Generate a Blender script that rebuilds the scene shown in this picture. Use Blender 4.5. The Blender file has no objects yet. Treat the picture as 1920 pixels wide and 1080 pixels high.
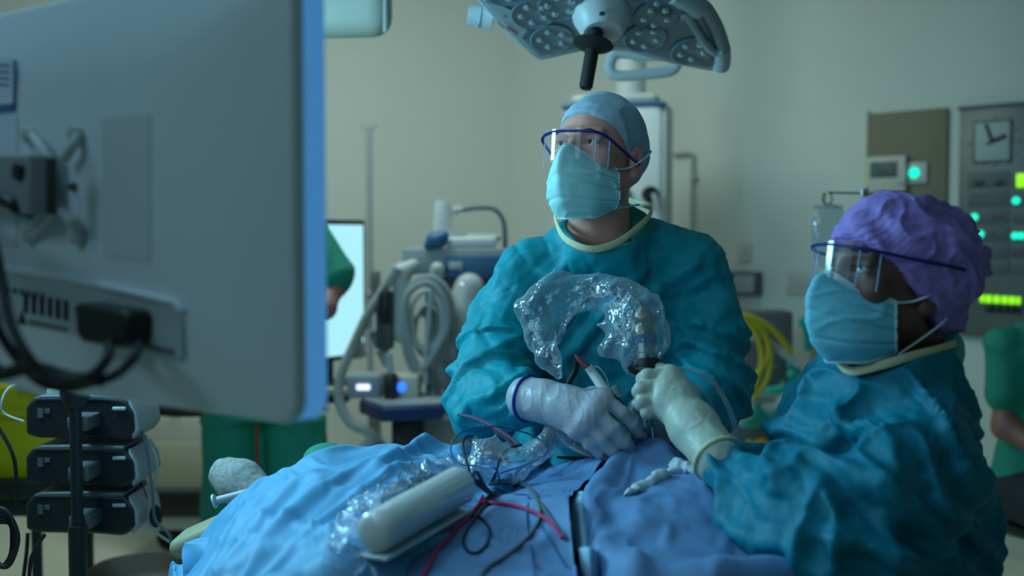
import bpy, bmesh, math, random
import numpy as np
from mathutils import Vector, Matrix

SC = bpy.context.scene
COL = SC.collection
random.seed(7)
RNG = np.random.default_rng(7)

# ------------------------------------------------------------------ camera
F = 2000.0
EYE = Vector((0.0, 0.0, 1.42))
PITCH = math.atan(90.0 / F)
cd = bpy.data.cameras.new('camera')
cam = bpy.data.objects.new('camera', cd)
COL.objects.link(cam)
cam.location = EYE
cam.rotation_euler = (math.radians(90) - PITCH, 0, 0)
cd.sensor_width = 36.0
cd.lens = 36.0 * F / 1920.0
cd.clip_start = 0.05
cd.dof.use_dof = True
cd.dof.focus_distance = 1.95
cd.dof.aperture_fstop = 2.2
SC.camera = cam

# ------------------------------------------------------------------ world, light, exposure
SC.view_settings.view_transform = 'Standard'
SC.view_settings.look = 'None'
SC.view_settings.gamma = 1.0
SC.view_settings.use_curve_mapping = False
SC.view_settings.exposure = 0.0
SC.cycles.use_denoising = True
SC.cycles.max_bounces = 8
SC.cycles.transparent_max_bounces = 16
SC.cycles.caustics_reflective = False
SC.cycles.caustics_refractive = False
SC.cycles.sample_clamp_indirect = 4.0
w = bpy.data.worlds.new('world'); SC.world = w; w.use_nodes = True
w.node_tree.nodes['Background'].inputs[0].default_value = (0.10, 0.35, 0.45, 1)
w.node_tree.nodes['Background'].inputs[1].default_value = 0.03

def area(name, loc, target, sx, sy, power, col):
    l = bpy.data.lights.new(name, 'AREA'); l.shape = 'RECTANGLE'; l.size = sx; l.size_y = sy
    l.energy = power; l.color = col
    o = bpy.data.objects.new(name, l); COL.objects.link(o); o.location = loc
    d = Vector(target) - Vector(loc)
    o.rotation_euler = d.to_track_quat('-Z', 'Y').to_euler()
    return o
# dimmed ceiling panels at the back of the theatre
area('ceiling_light_back', (-0.9, 4.3, 2.95), (-0.9, 5.4, 0.9), 1.4, 0.8, 37, (0.78, 1.0, 0.95))
area('ceiling_light_middle', (0.4, 4.1, 2.95), (0.2, 5.8, 1.2), 1.0, 0.6, 8, (0.72, 1.0, 1.0))
# added bluish key light left of the table, a dimmed cool panel over it, added fill near the camera
area('left_key_light', (-1.25, 2.2, 1.85), (0.2, 1.9, 1.15), 0.36, 0.32, 22, (0.30, 0.78, 1.0))  # added key light standing in for screens that are not built
area('ceiling_light_table', (-1.1, 1.5, 2.95), (-0.1, 1.8, 1.0), 0.6, 0.4, 10, (0.36, 0.76, 1.0))
area('monitor_back_fill', (-1.6, -0.6, 2.7), (-0.7, 1.2, 1.4), 0.8, 0.6, 7, (0.48, 0.80, 1.0))  # added fill lamp that brightens the back of the large monitor

def P(px, py, d):
    """world point that stands d metres in front of the lens along +Y and projects on photo pixel (px, py)"""
    a = (px - 960) / F; b = (540 - py) / F
    y = math.cos(PITCH) + b * math.sin(PITCH); z = b * math.cos(PITCH) - math.sin(PITCH)
    s = d / y
    return Vector((a * s, d, EYE.z + z * s))
def ray(px, py):
    p = P(px, py, 1.0) - EYE
    return p
def on_plane(px, py, o, n):
    r = ray(px, py); o = Vector(o); n = Vector(n)
    t = (o - EYE).dot(n) / r.dot(n)
    return EYE + r * t

# ------------------------------------------------------------------ materials
MATS = {}
def nd(nt, t, **kw):
    n = nt.nodes.new(t)
    for k, v in kw.items():
        if k in n.inputs: n.inputs[k].default_value = v
        else: setattr(n, k, v)
    return n
def mat(name, col, rough=0.55, metal=0.0, var=0.06, vscale=8.0, bump=0.0, bscale=60.0, spec=0.5, sheen=0.0,
        emit=None, estr=0.0, weave=0.0, sss=0.0, stretch=(1, 1, 1), coat=0.0, crease=0.0, cscale=9.0):
    m = bpy.data.materials.new(name); m.use_nodes = True; nt = m.node_tree; N = nt.nodes; L = nt.links
    b = N['Principled BSDF']
    tc = nd(nt, 'ShaderNodeTexCoord'); mp = nd(nt, 'ShaderNodeMapping'); mp.inputs['Scale'].default_value = stretch
    L.new(tc.outputs['Object'], mp.inputs['Vector'])
    nz = nd(nt, 'ShaderNodeTexNoise', Scale=vscale, Detail=3.0); L.new(mp.outputs[0], nz.inputs['Vector'])
    mx = nd(nt, 'ShaderNodeMix', data_type='RGBA')
    c = tuple(col)
    mx.inputs[6].default_value = tuple(max(0, x * (1 - var)) for x in c) + (1,)
    mx.inputs[7].default_value = tuple(min(1, x * (1 + var)) for x in c) + (1,)
    L.new(nz.outputs['Fac'], mx.inputs[0]); L.new(mx.outputs[2], b.inputs['Base Color'])
    b.inputs['Roughness'].default_value = rough; b.inputs['Metallic'].default_value = metal
    b.inputs['Specular IOR Level'].default_value = spec
    if sheen: b.inputs['Sheen Weight'].default_value = sheen
    if coat: b.inputs['Coat Weight'].default_value = coat
    if sss:
        b.inputs['Subsurface Weight'].default_value = sss; b.inputs['Subsurface Radius'].default_value = (.012, .004, .002)
        b.inputs['Subsurface Scale'].default_value = 1.0
    if emit:
        b.inputs['Emission Color'].default_value = tuple(emit) + (1,); b.inputs['Emission Strength'].default_value = estr
    if bump or weave:
        h = nd(nt, 'ShaderNodeTexNoise', Scale=bscale, Detail=4.0); L.new(mp.outputs[0], h.inputs['Vector'])
        bp = nd(nt, 'ShaderNodeBump'); bp.inputs['Strength'].default_value = 1.0; bp.inputs['Distance'].default_value = bump
        L.new(h.outputs['Fac'], bp.inputs['Height']); L.new(bp.outputs[0], b.inputs['Normal'])
        if crease:
            cz = nd(nt, 'ShaderNodeTexNoise', noise_type='RIDGED_MULTIFRACTAL'); cz.inputs['Scale'].default_value = cscale; cz.inputs['Detail'].default_value = 2.0
            cz.inputs['Distortion'].default_value = 0.8
            L.new(mp.outputs[0], cz.inputs['Vector'])
            b3 = nd(nt, 'ShaderNodeBump'); b3.inputs['Distance'].default_value = crease; b3.inputs['Strength'].default_value = 1.0
            L.new(cz.outputs['Fac'], b3.inputs['Height']); L.new(b3.outputs[0], bp.inputs['Normal'])
        if weave:
            wv = nd(nt, 'ShaderNodeTexNoise', Scale=900.0, Detail=1.0); L.new(mp.outputs[0], wv.inputs['Vector'])
            b2 = nd(nt, 'ShaderNodeBump'); b2.inputs['Distance'].default_value = weave; b2.inputs['Strength'].default_value = 1.0
            L.new(wv.outputs['Fac'], b2.inputs['Height']); L.new(bp.outputs[0], b2.inputs['Normal']); L.new(b2.outputs[0], b.inputs['Normal'])
    MATS[name] = m
    return m
def film(name, tint=(0.85, 0.93, 1.0), op=0.16, haze=(0.6, 0.7, 0.8), rough=0.12, bump=0.004, bscale=25.0, gloss=1.0, edge=0.55):
    """thin clear plastic: mostly see-through, shiny crinkles, a little milky"""
    m = bpy.data.materials.new(name); m.use_nodes = True; nt = m.node_tree; N = nt.nodes; L = nt.links
    N.remove(N['Principled BSDF']); out = N['Material Output']
    tc = nd(nt, 'ShaderNodeTexCoord')
    v = nd(nt, 'ShaderNodeTexNoise', Scale=bscale, Detail=3.0, Distortion=1.5); L.new(tc.outputs['Object'], v.inputs['Vector'])
    bp = nd(nt, 'ShaderNodeBump'); bp.inputs['Distance'].default_value = bump; L.new(v.outputs['Fac'], bp.inputs['Height'])
    tr = nd(nt, 'ShaderNodeBsdfTransparent'); tr.inputs[0].default_value = tuple(tint) + (1,)
    gl = nd(nt, 'ShaderNodeBsdfGlossy'); gl.inputs['Roughness'].default_value = rough; L.new(bp.outputs[0], gl.inputs['Normal'])
    gl.inputs[0].default_value = (gloss, gloss, gloss, 1)
    df = nd(nt, 'ShaderNodeBsdfDiffuse'); df.inputs[0].default_value = tuple(haze) + (1,); L.new(bp.outputs[0], df.inputs['Normal'])
    lw = nd(nt, 'ShaderNodeLayerWeight'); lw.inputs['Blend'].default_value = 0.35; L.new(bp.outputs[0], lw.inputs['Normal'])
    m1 = nd(nt, 'ShaderNodeMixShader'); m1.inputs[0].default_value = 0.5; L.new(gl.outputs[0], m1.inputs[1]); L.new(df.outputs[0], m1.inputs[2])
    ma = nd(nt, 'ShaderNodeMath', operation='MULTIPLY_ADD'); ma.inputs[1].default_value = edge; ma.inputs[2].default_value = op
    L.new(lw.outputs['Facing'], ma.inputs[0])
    m2 = nd(nt, 'ShaderNodeMixShader'); L.new(ma.outputs[0], m2.inputs[0]); L.new(tr.outputs[0], m2.inputs[1]); L.new(m1.outputs[0], m2.inputs[2])
    L.new(m2.outputs[0], out.inputs[0])
    MATS[name] = m
    return m

# ------------------------------------------------------------------ object plumbing
WL = {}
def tag(o, label=None, cat=None, group=None, kind=None):
    if label: o['label'] = label
    if cat: o['category'] = cat
    if group: o['group'] = group
    if kind: o['kind'] = kind
    return o
def thing(name, loc, label, cat, group=None):
    o = bpy.data.objects.new(name, None); COL.objects.link(o); o.location = loc
    o.empty_display_size = 0.05
    WL[o.name] = Vector(loc)
    return tag(o, label, cat, group)
def link_mesh(name, me, m, parent=None, smooth=True, base=True, auto=None):
    n = len(me.vertices); co = np.empty(n * 3, np.float32); me.vertices.foreach_get('co', co); co = co.reshape(-1, 3)
    lo, hi = co.min(0), co.max(0); c = (lo + hi) / 2
    if parent is None and base: c[2] = lo[2]
    co -= c; me.vertices.foreach_set('co', co.ravel())
    if smooth and auto is None: me.polygons.foreach_set('use_smooth', np.ones(len(me.polygons), bool))
    elif auto is not None: me.shade_auto(auto) if hasattr(me, 'shade_auto') else None
    for x in (m if isinstance(m, (list, tuple)) else [m]): me.materials.append(x)
    me.update()
    o = bpy.data.objects.new(name, me); COL.objects.link(o)
    o.location = Vector(c.tolist())
    WL[o.name] = Vector(c.tolist())
    if parent is not None:
        o.parent = parent; o.matrix_parent_inverse = Matrix.Translation(-WL[parent.name])
    return o
def np_mesh(name, V, Fc):
    me = bpy.data.meshes.new(name); me.from_pydata([tuple(map(float, v)) for v in V], [], [tuple(map(int, f)) for f in Fc]); me.validate(); return me
def sharp(me, ang=35):
    """smooth shading with hard edges over ang degrees"""
    bm = bmesh.new(); bm.from_mesh(me); a = math.radians(ang)
    for e in bm.edges:
        e.smooth = not (len(e.link_faces) == 2 and e.calc_face_angle(0) > a) and len(e.link_faces) == 2
    for f in bm.faces: f.smooth = True
    bm.to_mesh(me); bm.free()

def frame(d, up=(0, 0, 1)):
    d = Vector(d).normalized(); u = Vector(up)
    if abs(d.dot(u)) > 0.99: u = Vector((0, 1, 0))
    x = u.cross(d).normalized(); y = d.cross(x)
    return x, y, d
def cr(pts, sub=6, closed=False):
    """Catmull-Rom through points"""
    p = [np.array(q, float) for q in pts]; n = len(p); out = []
    if n < 3: return p
    segs = n if closed else n - 1
    for i in range(segs):
        g = (lambda k: p[k % n]) if closed else (lambda k: p[min(max(k, 0), n - 1)])
        a, b, c, d = g(i - 1), g(i), g(i + 1), g(i + 2)
        for s in range(sub):
            t = s / sub
            out.append(0.5 * ((2 * b) + (-a + c) * t + (2 * a - 5 * b + 4 * c - d) * t * t + (-a + 3 * b - 3 * c + d) * t ** 3))
    if not closed: out.append(p[-1])
    return out
class MB:
    def __init__(s): s.v = []; s.f = []
    def add(s, v, f):
        k = len(s.v); s.v += [tuple(map(float, q)) for q in v]; s.f += [tuple(i + k for i in q) for q in f]; return s
    def box(s, c, size, R=None, bev=0.0, seg=2):
        bm = bmesh.new(); bmesh.ops.create_cube(bm, size=1.0)
        for v in bm.verts: v.co = Vector((v.co.x * size[0], v.co.y * size[1], v.co.z * size[2]))
        if bev > 0: bmesh.ops.bevel(bm, geom=list(bm.edges), offset=min(bev, min(size) * .49), segments=seg, profile=0.5, affect='EDGES')
        M = R if R is not None else Matrix.Identity(3); c = Vector(c)
        s.add([M @ v.co + c for v in bm.verts], [[v.index for v in f.verts] for f in bm.faces] if not bm.verts.index_update() else None)
        bm.free(); return s
    def cyl(s, a, b, r0, r1=None, n=20, caps=True):
        r1 = r0 if r1 is None else r1; a = Vector(a); b = Vector(b); x, y, d = frame(b - a); v = []; f = []
        for p, r in ((a, r0), (b, r1)):
            for i in range(n):
                t = 2 * math.pi * i / n; v.append(p + x * math.cos(t) * r + y * math.sin(t) * r)
        for i in range(n): f.append((i, (i + 1) % n, n + (i + 1) % n, n + i))
        if caps: f.append(tuple(reversed(range(n)))); f.append(tuple(range(n, 2 * n)))
        return s.add(v, f)
    def tube(s, pts, r, n=8, sub=6, closed=False, flat=1.0, up=None, caps=True):
        pts = cr(pts, sub, closed); k = len(pts); rs = r if hasattr(r, '__len__') else [r] * 2
        v = []; f = []; x = None
        for i in range(k):
            a = pts[(i - 1) % k] if closed else pts[max(i - 1, 0)]; b = pts[(i + 1) % k] if closed else pts[min(i + 1, k - 1)]
            d = Vector((b - a).tolist())
            d = d.normalized() if d.length > 1e-9 else Vector((0, 0, 1))
            if up is not None: x = Vector(up).cross(d).normalized()
            elif x is None: x = frame(d)[0]
            else:
                x = (x - d * x.dot(d)).normalized()
            y = d.cross(x)
            q = i / max(k - 1, 1) * (len(rs) - 1); j = min(int(q), len(rs) - 2); rr = rs[j] + (rs[j + 1] - rs[j]) * (q - j)
            for m_ in range(n):
                t = 2 * math.pi * m_ / n; v.append(Vector(pts[i].tolist()) + x * math.cos(t) * rr + y * math.sin(t) * rr * flat)
        for i in range(k if closed else k - 1):
            for m_ in range(n):
                a = i * n + m_; b = i * n + (m_ + 1) % n; c = ((i + 1) % k) * n + (m_ + 1) % n; d = ((i + 1) % k) * n + m_
                f.append((a, b, c, d))
        if not closed and caps: f.append(tuple(reversed(range(n)))); f.append(tuple(range((k - 1) * n, k * n)))
        return s.add(v, f)
    def lathe(s, prof, o, d=(0, 0, 1), n=32, up=(0, 0, 1)):
        x, y, z = frame(d, up); o = Vector(o); v = []; f = []
        for (r, h) in prof:
            for i in range(n):
                t = 2 * math.pi * i / n; v.append(o + z * h + x * math.cos(t) * r + y * math.sin(t) * r)
        for j in range(len(prof) - 1):
            for i in range(n): f.append((j * n + i, j * n + (i + 1) % n, (j + 1) * n + (i + 1) % n, (j + 1) * n + i))
        if prof[0][0] > 1e-6: f.append(tuple(reversed(range(n))))
        if prof[-1][0] > 1e-6: f.append(tuple(range((len(prof) - 1) * n, len(prof) * n)))
        return s.add(v, f)
    def ell(s, c, r, R=None, n=20):
        R = R or Matrix.Identity(3); c = Vector(c); v = []; f = []; m_ = n // 2
        for j in range(m_ + 1):
            th = math.pi * j / m_
            for i in range(n):
                t = 2 * math.pi * i / n
                v.append(c + R @ Vector((r[0] * math.sin(th) * math.cos(t), r[1] * math.sin(th) * math.sin(t), r[2] * math.cos(th))))
        for j in range(m_):
            for i in range(n): f.append((j * n + i, (j + 1) * n + i, (j + 1) * n + (i + 1) % n, j * n + (i + 1) % n))
        return s.add(v, f)
    def prism(s, poly, off):
        """closed polygon of 3D points, extruded by vector off"""
        k = len(poly); off = Vector(off); v = [Vector(p) for p in poly] + [Vector(p) + off for p in poly]
        f = [tuple(reversed(range(k))), tuple(range(k, 2 * k))] + [(i, (i + 1) % k, k + (i + 1) % k, k + i) for i in range(k)]
        return s.add(v, f)
    def sheet(s, G):
        nu, nv = G.shape[:2]; v = G.reshape(-1, 3)
        f = [(i * nv + j, (i + 1) * nv + j, (i + 1) * nv + j + 1, i * nv + j + 1) for i in range(nu - 1) for j in range(nv - 1)]
        return s.add(v, f)
    def build(s, name, m, parent=None, hard=35, thick=0.0, label=None, bevel=0.0, **kw):
        me = bpy.data.meshes.new(name); me.from_pydata(s.v, [], s.f); me.validate()
        bm = bmesh.new(); bm.from_mesh(me); bmesh.ops.remove_doubles(bm, verts=bm.verts, dist=1e-6)
        if thick == 0: bmesh.ops.recalc_face_normals(bm, faces=bm.faces)
        bm.to_mesh(me); bm.free()
        sharp(me, hard)
        o = link_mesh(name, me, m, parent, smooth=False)
        if thick:
            q = o.modifiers.new('thick', 'SOLIDIFY'); q.thickness = thick; q.offset = 0
        if bevel:
            q = o.modifiers.new('bevel', 'BEVEL'); q.width = bevel; q.segments = 2; q.limit_method = 'ANGLE'
        if label: o['label'] = label
        return tag(o, **{k: v for k, v in kw.items() if k in ('cat', 'group', 'kind')}) if kw else o
def box(name, m, c, size, parent=None, R=None, bev=0.004, **kw):
    return MB().box(c, size, R, bev).build(name, m, parent, **kw)
def copy_tree(o, parent=None, off=(0, 0, 0)):
    c = o.copy(); COL.objects.link(c)
    if parent: c.parent = parent
    else: c.location = o.location + Vector(off)
    for ch in list(o.children): copy_tree(ch, c)
    return c
def RZ(a): return Matrix.Rotation(math.radians(a), 3, 'Z')
def RX(a): return Matrix.Rotation(math.radians(a), 3, 'X')
def RY(a): return Matrix.Rotation(math.radians(a), 3, 'Y')

# ------------------------------------------------------------------ numpy noise, implicit surfaces
def _hash(i, j, k, seed):
    h = (i.astype(np.int64) * 374761393 + j.astype(np.int64) * 668265263 + k.astype(np.int64) * 2147483647 + seed * 974634777) & 0xffffffff
    h = ((h ^ (h >> 13)) * 1274126177) & 0xffffffff
    h = (h ^ (h >> 16)) & 0xffff
    return h.astype(np.float64) / 32767.5 - 1.0
def vn(Q, seed=0):
    f = np.floor(Q); t = Q - f; i = f.astype(np.int64); u = t * t * t * (t * (t * 6 - 15) + 10)
    r = 0
    for a in (0, 1):
        for b in (0, 1):
            for c in (0, 1):
                wgt = (u[:, 0] if a else 1 - u[:, 0]) * (u[:, 1] if b else 1 - u[:, 1]) * (u[:, 2] if c else 1 - u[:, 2])
                r = r + wgt * _hash(i[:, 0] + a, i[:, 1] + b, i[:, 2] + c, seed)
    return r
def ridges(V, dirs, freqs, seed=0, p=2.0, warp=0.25, wf=7.0):
    """crisp cloth folds: ridged noise stretched along chosen directions"""
    W = np.stack([vn(V * wf + 11.3, seed + 5), vn(V * wf + 37.7, seed + 6), vn(V * wf + 91.1, seed + 7)], 1)
    Q = np.stack([(V @ np.array(Vector(d).normalized())) * f for d, f in zip(dirs, freqs)], 1) + W * warp
    return (1 - np.abs(vn(Q, seed))) ** p

def surface_nets(vol, lo, h):
    S = vol < 0; nx, ny, nz = vol.shape
    C = [S[a:nx - 1 + a, b:ny - 1 + b, c:nz - 1 + c] for a in (0, 1) for b in (0, 1) for c in (0, 1)]
    cnt = sum(c.astype(np.int8) for c in C); act = (cnt > 0) & (cnt < 8)
    idx = -np.ones(act.shape, np.int64); I = np.argwhere(act); idx[act] = np.arange(len(I))
    acc = np.zeros((len(I), 3)); num = np.zeros(len(I))
    corners = [(a, b, c) for a in (0, 1) for b in (0, 1) for c in (0, 1)]
    for a in corners:
        for ax in range(3):
            if a[ax]: continue
            b = list(a); b[ax] = 1
            va = vol[I[:, 0] + a[0], I[:, 1] + a[1], I[:, 2] + a[2]]; vb = vol[I[:, 0] + b[0], I[:, 1] + b[1], I[:, 2] + b[2]]
            m = (va < 0) != (vb < 0)
            t = np.where(m, va / np.where(m, va - vb, 1), 0)
            q = np.tile(np.array(a, float), (len(I), 1)); q[:, ax] += t
            acc[m] += q[m]; num[m] += 1
    V = (I + acc / num[:, None]) * h + np.array(lo)
    Fs = []
    for ax in range(3):
        sl0 = [slice(None)] * 3; sl1 = [slice(None)] * 3; sl0[ax] = slice(0, -1); sl1[ax] = slice(1, None)
        A = S[tuple(sl0)]; B = S[tuple(sl1)]; e = np.argwhere(A != B)
        o1, o2 = [(1, 2), (2, 0), (0, 1)][ax]
        e = e[(e[:, o1] > 0) & (e[:, o2] > 0) & (e[:, o1] < vol.shape[o1] - 1) & (e[:, o2] < vol.shape[o2] - 1)]
        def cell(d1, d2):
            q = e.copy(); q[:, o1] -= d1; q[:, o2] -= d2; return idx[q[:, 0], q[:, 1], q[:, 2]]
        q = np.stack([cell(1, 1), cell(0, 1), cell(0, 0), cell(1, 0)], 1)
        fl = ~A[e[:, 0], e[:, 1], e[:, 2]]; q[fl] = q[fl][:, ::-1]
        Fs.append(q)
    return V, np.concatenate(Fs)

def smin(a, b, k):
    if k <= 0: return np.minimum(a, b)
    hh = np.maximum(k - np.abs(a - b), 0) / k
    return np.minimum(a, b) - hh * hh * k * 0.25
class SDF:
    """list of solids joined smoothly; each op works in the order given"""
    def __init__(s): s.ops = []; s.lo = np.full(3, 9e9); s.hi = np.full(3, -9e9)
    def _b(s, pts, r):
        for p in pts:
            s.lo = np.minimum(s.lo, np.array(p) - r); s.hi = np.maximum(s.hi, np.array(p) + r)
    def cap(s, a, b, r0, r1=None, k=0.02, sub=False, sq=None):
        """round cone; sq=(axis, factor) squashes it along a direction"""
        r1 = r0 if r1 is None else r1; a = np.array(a, float); b = np.array(b, float)
        if not sub: s._b([a, b], max(r0, r1))
        def f(X):
            A, B, Y = a, b, X
            if sq is not None:
                ax = np.array(Vector(sq[0]).normalized()); g = sq[1] - 1
                Y = X + ((X - a) @ ax)[:, None] * ax * g; B = b + ((b - a) @ ax) * ax * g
            ab = B - A; t = np.clip(((Y - A) @ ab) / max(ab @ ab, 1e-9), 0, 1)
            return np.linalg.norm(Y - A - t[:, None] * ab, axis=1) - (r0 + (r1 - r0) * t)
        s.ops.append(('sub' if sub else 'add', f, k)); return s
    def chain(s, pts, rs, k=0.02, sq=None):
        for i in range(len(pts) - 1): s.cap(pts[i], pts[i + 1], rs[i], rs[i + 1], k, sq=sq)
        return s
    def ell(s, c, r, R=None, k=0.02, sub=False):
        c = np.array(c, float); r = np.array(r, float); M = np.array(R if R is not None else Matrix.Identity(3))
        if not sub: s._b([c], r.max())
        def f(X):
            q = (X - c) @ M
            k0 = np.linalg.norm(q / r, axis=1); k1 = np.linalg.norm(q / (r * r), axis=1)
            return k0 * (k0 - 1) / np.maximum(k1, 1e-9)
        s.ops.append(('sub' if sub else 'add', f, k)); return s
    def rings(s, R, k=0.02, axis=None, e=2.3):
        """stack of superellipse sections (z, cx, cy, rx, ry, yaw degrees)"""
        R = np.array(R, float); z = R[:, 0]
        s._b([(r[1], r[2], r[0]) for r in R], R[:, 3:5].max())
        def f(X):
            zz = np.clip(X[:, 2], z[0], z[-1]); g = [np.interp(zz, z, R[:, i]) for i in range(1, 6)]
            dx = X[:, 0] - g[0]; dy = X[:, 1] - g[1]; a = np.radians(g[4]); ca, sa = np.cos(a), np.sin(a)
            u = (dx * ca + dy * sa) / g[2]; v = (-dx * sa + dy * ca) / g[3]
            d = ((np.abs(u) ** e + np.abs(v) ** e) ** (1 / e) - 1) * np.minimum(g[2], g[3])
            return np.maximum(d, np.maximum(z[0] - X[:, 2], X[:, 2] - z[-1]))
        s.ops.append(('add', f, k)); return s
    def half(s, o, n):
        """keep only the side the normal n points away from"""
        o = np.array(o, float); n = np.array(Vector(n).normalized())
        s.ops.append(('cut', lambda X: (X - o) @ n, 0)); return s
    def fn(s, f, op='add', k=0.0): s.ops.append((op, f, k)); return s
    def ev(s, X):
        d = None
        for op, f, k in s.ops:
            e = f(X)
            if d is None: d = e
            elif op == 'add': d = smin(d, e, k)
            elif op == 'sub': d = -smin(-d, e, k)
            elif op == 'cut': d = np.maximum(d, e)
        return d
    def mesh(s, h, pad=None, relax=2, disp=None):
        pad = pad or 3 * h; lo = s.lo - pad; n = np.ceil((s.hi - lo + pad) / h).astype(int) + 1
        # evaluate in slabs, coarse first, to stay quick
        vol = np.empty(n, np.float32)
        gy, gz = np.meshgrid(lo[1] + np.arange(n[1]) * h, lo[2] + np.arange(n[2]) * h, indexing='ij')
        step = max(1, int(400000 / (n[1] * n[2])))
        for i0 in range(0, n[0], step):
            xs = lo[0] + np.arange(i0, min(i0 + step, n[0])) * h
            X = np.stack([np.repeat(xs, gy.size), np.tile(gy.ravel(), len(xs)), np.tile(gz.ravel(), len(xs))], 1)
            vol[i0:i0 + len(xs)] = s.ev(X).reshape(len(xs), n[1], n[2])
        vol[0] = vol[-1] = 1; vol[:, 0] = vol[:, -1] = 1; vol[:, :, 0] = vol[:, :, -1] = 1
        V, Q = surface_nets(vol, lo, h)
        for _ in range(relax):
            V = laplace(V, Q, 0.5)
            g = grad(s.ev, V, h * .5); d = s.ev(V); nn = np.maximum((g * g).sum(1), .2)
            V = V - g * np.clip(d / nn, -h, h)[:, None] * 0.8
        if disp is not None:
            g = grad(s.ev, V, h); g /= np.maximum(np.linalg.norm(g, axis=1), 1e-6)[:, None]
            V = disp(V, g)
        return V, Q
def grad(f, V, e):
    g = np.empty_like(V)
    for i in range(3):
        d = np.zeros(3); d[i] = e; g[:, i] = (f(V + d) - f(V - d)) / (2 * e)
    return g
def laplace(V, Q, lam):
    acc = np.zeros_like(V); num = np.zeros(len(V))
    for i in range(4):
        j = (i + 1) % 4
        for c in range(3):
            acc[:, c] += np.bincount(Q[:, i], V[Q[:, j], c], len(V)); acc[:, c] += np.bincount(Q[:, j], V[Q[:, i], c], len(V))
        num += np.bincount(Q[:, i], minlength=len(V)) + np.bincount(Q[:, j], minlength=len(V))
    return V + lam * (acc / np.maximum(num, 1)[:, None] - V)
def quad_obj(name, V, Q, m, parent=None, label=None):
    me = bpy.data.meshes.new(name)
    me.vertices.add(len(V)); me.vertices.foreach_set('co', V.astype(np.float32).ravel())
    me.loops.add(Q.size); me.loops.foreach_set('vertex_index', Q.astype(np.int32).ravel())
    me.polygons.add(len(Q)); me.polygons.foreach_set('loop_start', np.arange(0, Q.size, 4, dtype=np.int32))
    me.update(calc_edges=True); me.validate()
    o = link_mesh(name, me, m, parent)
    if label: o['label'] = label
    return o
def surf(ctrl, nu, nv):
    """Catmull-Rom surface through a grid of control points"""
    C = np.array([[tuple(p) for p in r] for r in ctrl], float)
    def interp(A, n):
        k = A.shape[0]; t = np.linspace(0, k - 1 - 1e-9, n); i = t.astype(int); f = (t - i)[:, None, None]
        g = lambda q: A[np.clip(q, 0, k - 1)]
        a, b, c, d = g(i - 1), g(i), g(i + 1), g(i + 2)
        return 0.5 * ((2 * b) + (-a + c) * f + (2 * a - 5 * b + 4 * c - d) * f ** 2 + (-a + 3 * b - 3 * c + d) * f ** 3)
    A = interp(C, nu)
    return interp(A.transpose(1, 0, 2), nv).transpose(1, 0, 2)
def surf_normals(G):
    a = np.gradient(G, axis=0); b = np.gradient(G, axis=1); n = np.cross(a, b)
    return n / np.maximum(np.linalg.norm(n, axis=2), 1e-9)[:, :, None]

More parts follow.
